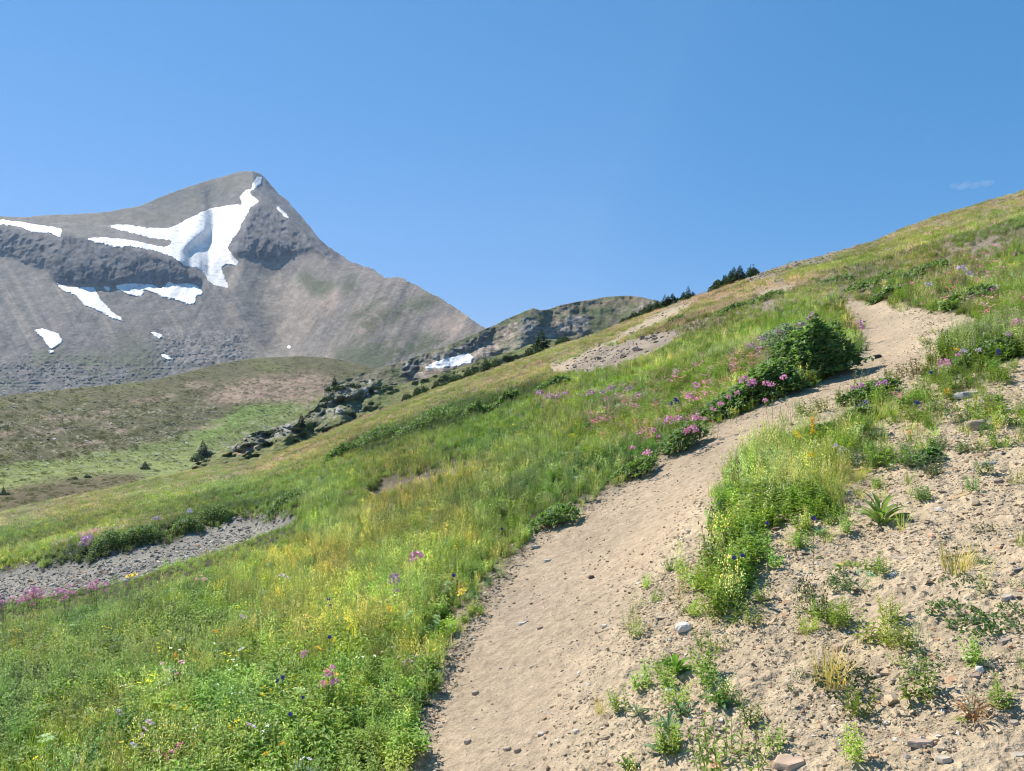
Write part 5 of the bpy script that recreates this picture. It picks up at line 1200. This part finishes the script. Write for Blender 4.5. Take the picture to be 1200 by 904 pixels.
for (x_, y_, w_, c_, lb) in ((1052, 545, 56, (.16, .25, .05), "bright leafy plant, biggest on the upper bank"), (1020, 548, 50, (.15, .19, .10), "grey green spreading plant left of the biggest upper plant"), (1082, 548, 44, (.15, .19, .12), "silvery plant right of the biggest upper plant"),
                             (1150, 485, 50, (.18, .26, .04), "bright yellow green tuft behind the rounded boulder"), (1195, 500, 46, (.16, .28, .03), "vivid green tuft at the right edge of the upper bank"), (1172, 526, 36, (.17, .26, .04), "yellow green tuft with orange tips, upper bank right"),
                             (1130, 495, 36, (.13, .18, .09), "dull green tuft between boulder and pale slab"), (1085, 490, 48, (.16, .21, .05), "dark centred plant in the middle of the upper bank"), (1140, 532, 30, (.15, .18, .09), "sparse grey green tuft below the boulder"),
                             (1098, 560, 30, (.15, .15, .09), "small dry tuft left above the ochre plank"), (1075, 465, 30, (.16, .22, .05), "small green tuft beside the deep blue flower"), (1125, 455, 36, (.18, .23, .06), "olive tuft above the pale slab"),
                             (1075, 440, 40, (.15, .13, .08), "brown dry shrublet at the trail's inner bend"), (1045, 448, 30, (.17, .18, .08), "olive brown tuft near the purple flower row")):
    bushy(x_, y_, w_, lambda: p_herb(16, .12, .05, .014, .10, c_), lb, "bank_tuft", "green tufts on the upper bank", zs=1.0)
def seedstalk(px_, py_, hpx, n_, label):
    p = hit(px_, py_); H = hpx / F * p[1]; R.seed(int(px_)); r = new_root("seed_stalk", p, label, "plant", "dry seed stalks beside the trail")
    for _ in range(n_):
        b = MB(); g = MB(); e = np.array([ru(-.25, .15) * H, ru(-.1, .1) * H, H * ru(.75, 1.05)]); b.stem((0, 0, -.03), e, .0018, (.22, .17, .09), .001)
        for k in range(15):
            t = ru(.25, 1.0); g.blob(e * t + np.array([ru(-1, 1), ru(-1, 1), ru(-.5, .5)]) * .014, ru(.003, .006), jit((.17, .12, .07), .3), 1.5)
        b.obj("stem", M_P, r); g.obj("seed_head", M_P, r)
seedstalk(832, 668, 78, 2, "tall dry seed stalk leaning left over the trail edge, tallest")
seedstalk(842, 700, 84, 3, "dry seed stalks rising at left of the tall bright green clump")
seedstalk(868, 590, 60, 3, "brown seed stalks in front of the tall grass by the trail")
seedstalk(1040, 455, 44, 1, "single thin seed stalk standing against the trail bend")
seedstalk(1005, 470, 34, 3, "green brown stalks beside the purple flower row")
seedstalk(1088, 480, 40, 1, "lone seed stalk right of the deep blue flower")

# ------------------------------------------------------------------ flowers one can tell apart
PK, PP, LI, BL, YE, OR, WH = (.84, .38, .58), (.62, .30, .52), (.66, .54, .70), (.07, .065, .24), (.85, .66, .03), (.88, .48, .02), (.75, .72, .74)
def head_mesh(kind, s):
    """petals of one flower head, s across"""
    b = MB(); r = s * .5
    if kind == 'dome':
        for k in range(34):
            z = math.acos(ru(-.25, 1)); a = ru(0, 6.28); d = np.array([math.sin(z) * math.cos(a), math.sin(z) * math.sin(a), math.cos(z)])
            b.leaf(d * r * ru(.35, .85), np.cross(d, [ru(-1, 1), ru(-1, 1), ru(-1, 1)]) + d * .4, d, s * .30, s * .20, None or b_col(), .1, .0)
    elif kind == 'daisy':
        n_ = 13
        for k in range(n_):
            a = k * 6.283 / n_; d = np.array([math.cos(a), math.sin(a) * .8 , .25 - .55 * math.sin(a)]); b.leaf(d * r * .18, d, np.array([0, -.5, 1.]), r * .9, r * .40, b_col(), .05, .08, .6)
        for k in range(7): b.blob(np.array([math.cos(k) * r * .12, math.sin(k) * r * .12, r * .1]), r * .15, (.75, .52, .04), .8)
    elif kind == 'cup':
        for k in range(10):
            a = k * .6283; d = np.array([math.cos(a) * .35, math.sin(a) * .35, 1.]); b.leaf(np.array([math.cos(a) * r * .35, math.sin(a) * r * .35, -r * .8]), d, np.array([math.cos(a), math.sin(a), 0]), s * .95, s * .42, b_col(), .15, .15)
    elif kind == 'spike':
        for k in range(70):
            t = ru(0, 1); a = ru(0, 6.28); rr = r * .38 * (1.1 - t); d = np.array([math.cos(a), math.sin(a), .5]); b.leaf(d * rr * .5 + np.array([0, 0, s * (t - .5)]), d, np.array([0, 0, 1.]), s * .13, s * .10, b_col(), .1, .1)
    return b
_cc = [None]
def b_col(): return jit(_cc[0], .16)
def flowers(kind, col, heads, label, h=.26, cat="flower", name="wildflower", group="wildflowers along the trail and meadow"):
    R.seed(int(heads[0][0] * 3 + heads[0][1])); mx_ = sum(q[0] for q in heads) / len(heads); my_ = sum(q[1] for q in heads) / len(heads)
    p = hit(mx_, my_, h); Y = p[1]; root = new_root(name, p, label, cat, group)
    for (x_, y_, s_) in heads:
        _cc[0] = col; s = s_ / F * Y; q = np.array([(x_ - CX) / F * Y - p[0], R.uniform(-.03, .03), (CY - y_) / F * Y - p[2]])
        hm = head_mesh(kind, s * (.72 if kind == 'cup' else (.98 if kind == 'dome' else 1.15))); o = hm.obj("flower_head", M_F, root); o.location = tuple(q); o.rotation_euler = (R.uniform(-.3, .3), R.uniform(-.3, .3), R.uniform(0, 6))
        st = MB(); st.stem((q[0] * .5, 0, -.03), q - np.array([0, 0, s * .3]), .0022, (.13, .17, .05), .0014)
        for k in range(5):
            t = ru(.15, .8); a = ru(0, 6.28); st.leaf(q * t, np.array([math.cos(a), math.sin(a), .6]), np.array([0, 0, 1.]), .05, .014, jit((.14, .21, .05)))
        st.obj("stem", M_P, root)
fl = flowers
fl('dome', PK, [(488, 654, 18)], "large single pink flower head in the middle meadow, closest to the trail")
fl('dome', (.55, .30, .48), [(463, 678, 14), (464, 694, 8)], "faded pink flower with a second smaller head under it")
fl('dome', PK, [(385, 790, 13), (391, 801, 13), (378, 803, 11), (390, 783, 8)], "pink flower cluster mixed with three yellow flowers, lower meadow")
fl('daisy', OR, [(391, 793, 9), (384, 787, 8), (382, 801, 6)], "three orange yellow flowers inside the pink cluster")
fl('dome', PK, [(355, 768, 10)], "small pink flower upper left of the pink and yellow cluster")
fl('dome', PK, [(742, 526, 8), (759, 532, 12)], "two single pink flowers at the trail's left edge")
fl('dome', PK, [(783, 493, 14), (795, 491, 11), (817, 491, 13), (811, 504, 15), (805, 507, 9)], "bright pink flower group left of the trail, widest group")
fl('dome', PK, [(872, 446, 13), (882, 450, 13), (898, 451, 10)], "pink flowers on top of the low dark shrub where the trail narrows")
fl('dome', PK, [(918, 443, 9), (905, 452, 8), (896, 470, 7)], "pink heads on the green shrub left of the biggest shrub", h=.3)
fl('dome', PK, [(836, 480, 7), (845, 474, 8), (826, 492, 6)], "small pink heads between the low dark shrub and the widest pink group")
fl('dome', PK, [(765, 505, 8), (772, 512, 7)], "pink heads left of the widest pink group near the trail")
fl('dome', PK, [(854, 466, 7), (865, 461, 7)], "two small pink heads left of the low dark shrub")
fl('dome', PK, [(809, 465, 13), (816, 453, 11)], "pink pair in the green meadow above the widest pink group")
fl('dome', BL, [(792, 471, 10), (786, 474, 6)], "blue violet flowers left of the pink pair")
fl('dome', PP, [(941, 382, 12), (953, 373, 14), (937, 384, 9)], "magenta flowers between the silvery and the biggest shrub")
fl('dome', PP, [(1008, 379, 9), (1009, 385, 8)], "purple flower at the right edge of the biggest shrub against the trail")
fl('dome', PP, [(1001, 455, 8), (1011, 453, 10), (1029, 451, 10), (1040, 449, 9)], "row of purple flowers on the low shrub right of the trail")
fl('dome', PK, [(1109, 426, 14), (1121, 417, 7)], "pink flower high on the bank beside one yellow flower")
fl('daisy', OR, [(1121, 410, 7)], "yellow flower just above the pink one high on the bank")
fl('dome', LI, [(1130, 412, 8), (1146, 411, 7)], "pale pink heads right of the single yellow flower on the bank")
fl('dome', PK, [(1191, 379, 13)], "pink flower at the right edge above the green bank")
fl('dome', PP, [(1179, 393, 8)], "purple flower lower left of the pink one at the right edge")
fl('cup', BL, [(1168, 412, 7), (1172, 415, 6)], "deep blue flowers in the low shrub at the right edge")
fl('dome', LI, [(1088, 334, 9)], "lilac pink flower in the green slope above the bank")
fl('dome', LI, [(1128, 316, 12), (1136, 322, 9)], "pale lilac flower patch high on the right slope")
fl('dome', (.70, .42, .56), [(632, 462, 12), (644, 466, 12), (655, 465, 9), (663, 462, 8)], "left patch of faded mauve flowers in the middle meadow")
fl('dome', (.70, .42, .56), [(692, 462, 10), (715, 456, 10), (738, 458, 12), (706, 461, 8)], "right patch of faded mauve flowers in the middle meadow")
fl('dome', (.72, .45, .56), [(792, 437, 9)], "single faded pink flower above the blue violet ones")
fl('dome', (.52, .34, .42), [(880, 405, 12), (893, 398, 10), (912, 390, 9)], "dusty mauve heads left of the silvery shrub", h=.3)
fl('dome', (.66, .42, .58), [(103, 632, 14), (99, 637, 11)], "lilac flower clump at the upper lip of the gravel")
fl('dome', LI, [(183, 609, 9), (222, 600, 8)], "two pale lilac heads above the gravel's lip")
fl('cup', BL, [(870, 651, 8), (860, 654, 8)], "pair of deep blue flowers on the tall bright green clump")
fl('cup', BL, [(954, 608, 9)], "single deep blue flower beside the tall grass on the bank")
fl('cup', BL, [(900, 614, 7)], "dark blue flower low in the tall grass, left of the single one")
fl('cup', BL, [(1075, 472, 8)], "deep blue flower in the middle of the upper bank")
fl('cup', BL, [(1090, 437, 6)], "small violet flower above the middle of the upper bank")
fl('cup', BL, [(387, 746, 7)], "blue flower beside a yellow bud in the lower meadow")
fl('daisy', YE, [(393, 749, 6)], "yellow bud touching the blue flower in the lower meadow")
fl('cup', BL, [(325, 798, 7), (332, 793, 7)], "pair of dark blue flowers left of the pink and yellow cluster")
fl('cup', BL, [(340, 838, 8)], "dark blue flower below the three small yellow daisies")
fl('cup', BL, [(357, 815, 6)], "small blue violet flower under the pink and yellow cluster")
fl('cup', (.10, .08, .30), [(385, 703, 6), (386, 711, 5)], "dark blue flower spike half way up the meadow")
fl('cup', BL, [(532, 674, 7)], "blue flower near the grassy trail edge")
fl('cup', BL, [(588, 620, 5)], "tiny blue flower farther along the trail's left edge")
fl('daisy', LI, [(296, 848, 12)], "lilac daisy seen from the side near the bottom")
fl('daisy', (.75, .58, .68), [(174, 848, 10), (170, 855, 9), (167, 862, 7)], "row of three pale pink daisies near the bottom left")
fl('daisy', LI, [(140, 835, 9)], "pale lilac daisy upper left of the row of three")
fl('daisy', WH, [(157, 873, 8)], "whitish daisy below the row of three pale pink ones")
fl('daisy', LI, [(284, 724, 8)], "pale lilac daisy in the middle of the left meadow")
fl('daisy', WH, [(284, 760, 8)], "white daisy below the pale lilac one, left meadow")
fl('daisy', LI, [(330, 675, 7), (338, 677, 6)], "two lilac daisies farther up the left meadow")
fl('daisy', WH, [(361, 893, 7), (354, 890, 6)], "small white flowers at the bottom edge of the meadow")
fl('daisy', YE, [(408, 737, 8)], "yellow flower above the blue flower and bud pair")
fl('daisy', OR, [(374, 760, 7)], "orange yellow flower left of the blue flower and bud")
fl('daisy', OR, [(457, 715, 8)], "orange yellow flower below the faded pink ones")
fl('daisy', YE, [(534, 642, 6)], "single yellow flower right of the large pink head")
fl('daisy', YE, [(307, 808, 6), (308, 816, 7), (316, 812, 6)], "three small yellow daisies close together in the lower meadow")
fl('daisy', YE, [(279, 844, 6), (271, 851, 6)], "two lime yellow flowers left of the lilac side on daisy")
fl('daisy', OR, [(329, 875, 8)], "orange yellow flower near the bottom, below the dark blue one")
fl('daisy', OR, [(309, 887, 7)], "orange flower lowest in the meadow, near the bottom edge")
fl('daisy', OR, [(209, 769, 7), (206, 766, 5)], "orange yellow flower pair in the left meadow")
fl('daisy', OR, [(253, 740, 6)], "small yellow flower right above the orange pair")
fl('daisy', YE, [(205, 828, 6), (217, 831, 5)], "faint yellow flowers above the row of pale daisies")
fl('daisy', YE, [(40, 890, 6)], "tiny yellow flower at the bottom left corner")
fl('daisy', YE, [(152, 676, 9), (158, 674, 7)], "bright yellow flowers just below the gravel strip")
fl('spike', OR, [(953, 500, 20)], "tall orange yellow flower spike right of the trail")
fl('dome', YE, [(931, 508, 8), (936, 512, 7)], "short yellow flowers left of the tall orange spike")
fl('dome', YE, [(949, 534, 9)], "low yellow flower below the tall orange spike")
fl('dome', YE, [(855, 676, 9), (862, 680, 8), (848, 678, 6)], "yellow flowers inside the tall bright green clump", h=.12)
fl('daisy', OR, [(1112, 459, 9)], "orange yellow flower beside the pale slab on the bank", h=.1)
fl('daisy', (.85, .38, .05), [(1069, 508, 6)], "small orange flower above the biggest upper bank plant", h=.1)
fl('daisy', YE, [(988, 660, 6), (985, 663, 5)], "tiny yellow flowers on the yellow green tuft of the bank", h=.05)
fl('dome', LI, [(980, 524, 9), (989, 528, 8), (983, 531, 6)], "lilac low flowers between the orange spike and the bank", h=.1)
fl('dome', (.30, .27, .50), [(1015, 472, 8), (1008, 476, 6)], "pale blue lupine heads below the row of purple flowers", h=.12)
for k_, (x0_, y0_, w0_, n0_, lb) in enumerate(((20, 702, 26, 8, "pink flower drift at the left edge below the gravel"), (52, 697, 24, 8, "middle pink flower drift below the gravel"), (78, 692, 10, 4, "right end of the pink drift below the gravel"), (112, 686, 16, 5, "small pink drift apart to the right, below the gravel"))):
    R.seed(k_ + 70); hs = [(x0_ + R.uniform(-w0_, w0_) , y0_ + R.uniform(-7, 7), R.uniform(4, 8)) for _ in range(n0_ * 2)]
    fl('dome', (.80, .38, .56), hs, lb, h=.3)

# ------------------------------------------------------------------ wisps of cloud, and the air
def cloud(px_, py_, wpx, hpx, dist, dens, label, seed):
    import bmesh
    R.seed(seed); w, h = wpx / F * dist, hpx / F * dist; bm = bmesh.new()
    for k in range(7):
        from mathutils import Matrix
        t = (k + .5) / 7; sx = w * ru(.10, .2); m_ = Matrix.Translation(((t - .5) * w, ru(-.1, .1) * w, ru(-.25, .25) * h)) @ Matrix.Diagonal((sx, sx * 1.2, h * ru(.25, .5), 1))
        bmesh.ops.create_icosphere(bm, subdivisions=3, radius=1.0, matrix=m_)
    for v in bm.verts: v.co += v.normal * 0 + Vector((float(noise(v.co.x / 40, v.co.z / 25, 1)), 0, float(noise(v.co.x / 30, v.co.z / 20, 2)))) * h * .5
    me = bpy.data.meshes.new("cloud"); bm.to_mesh(me); bm.free()
    m_, n, l = new_mat("cloud_vapour"); o_ = n.new("ShaderNodeOutputMaterial"); v_ = n.new("ShaderNodeVolumePrincipled"); v_.inputs['Color'].default_value = (1, 1, 1, 1); v_.inputs['Density'].default_value = dens
    l.new(v_.outputs[0], o_.inputs['Volume']); me.materials.append(m_)
    o = bpy.data.objects.new("cloud", me); COL.objects.link(o); o.location = ((px_ - CX) / F * dist, dist, (CY - py_) / F * dist); o["label"] = label; o["category"] = "cloud"; o["group"] = "thin cloud wisps"
cloud(1138, 217, 44, 8, 9000, .0011, "thin white wisp of cloud just above the right hand slope", 3)
cloud(1086, 164, 8, 20, 9000, .0004, "very faint upright cloud fleck higher and left of the wisp", 4)
HAZE = 0.00006
lo = np.array([1e9] * 3); hi = -lo
for o in (mountain, ridge, hill, spur, hillside):
    nv = len(o.data.vertices); a_ = np.empty(nv * 3, np.float32); o.data.vertices.foreach_get("co", a_); a_ = a_.reshape(-1, 3); lo = np.minimum(lo, a_.min(0)); hi = np.maximum(hi, a_.max(0))
lo -= (40, 60, 1.0); hi += (40, 40, 12.0)
vv = [(x_, y_, z_) for z_ in (lo[2], hi[2]) for y_ in (lo[1], hi[1]) for x_ in (lo[0], hi[0])]
me = bpy.data.meshes.new("haze"); me.from_pydata(vv, [], [(0, 2, 3, 1), (4, 5, 7, 6), (0, 1, 5, 4), (2, 6, 7, 3), (0, 4, 6, 2), (1, 3, 7, 5)])
m_, n, l = new_mat("air"); o_ = n.new("ShaderNodeOutputMaterial"); v_ = n.new("ShaderNodeVolumePrincipled"); v_.inputs['Color'].default_value = (.56, .74, 1.0, 1); v_.inputs['Density'].default_value = HAZE; v_.inputs['Anisotropy'].default_value = .2
l.new(v_.outputs[0], o_.inputs['Volume']); me.materials.append(m_)
haze = bpy.data.objects.new("haze", me); COL.objects.link(haze); haze["kind"] = "stuff"
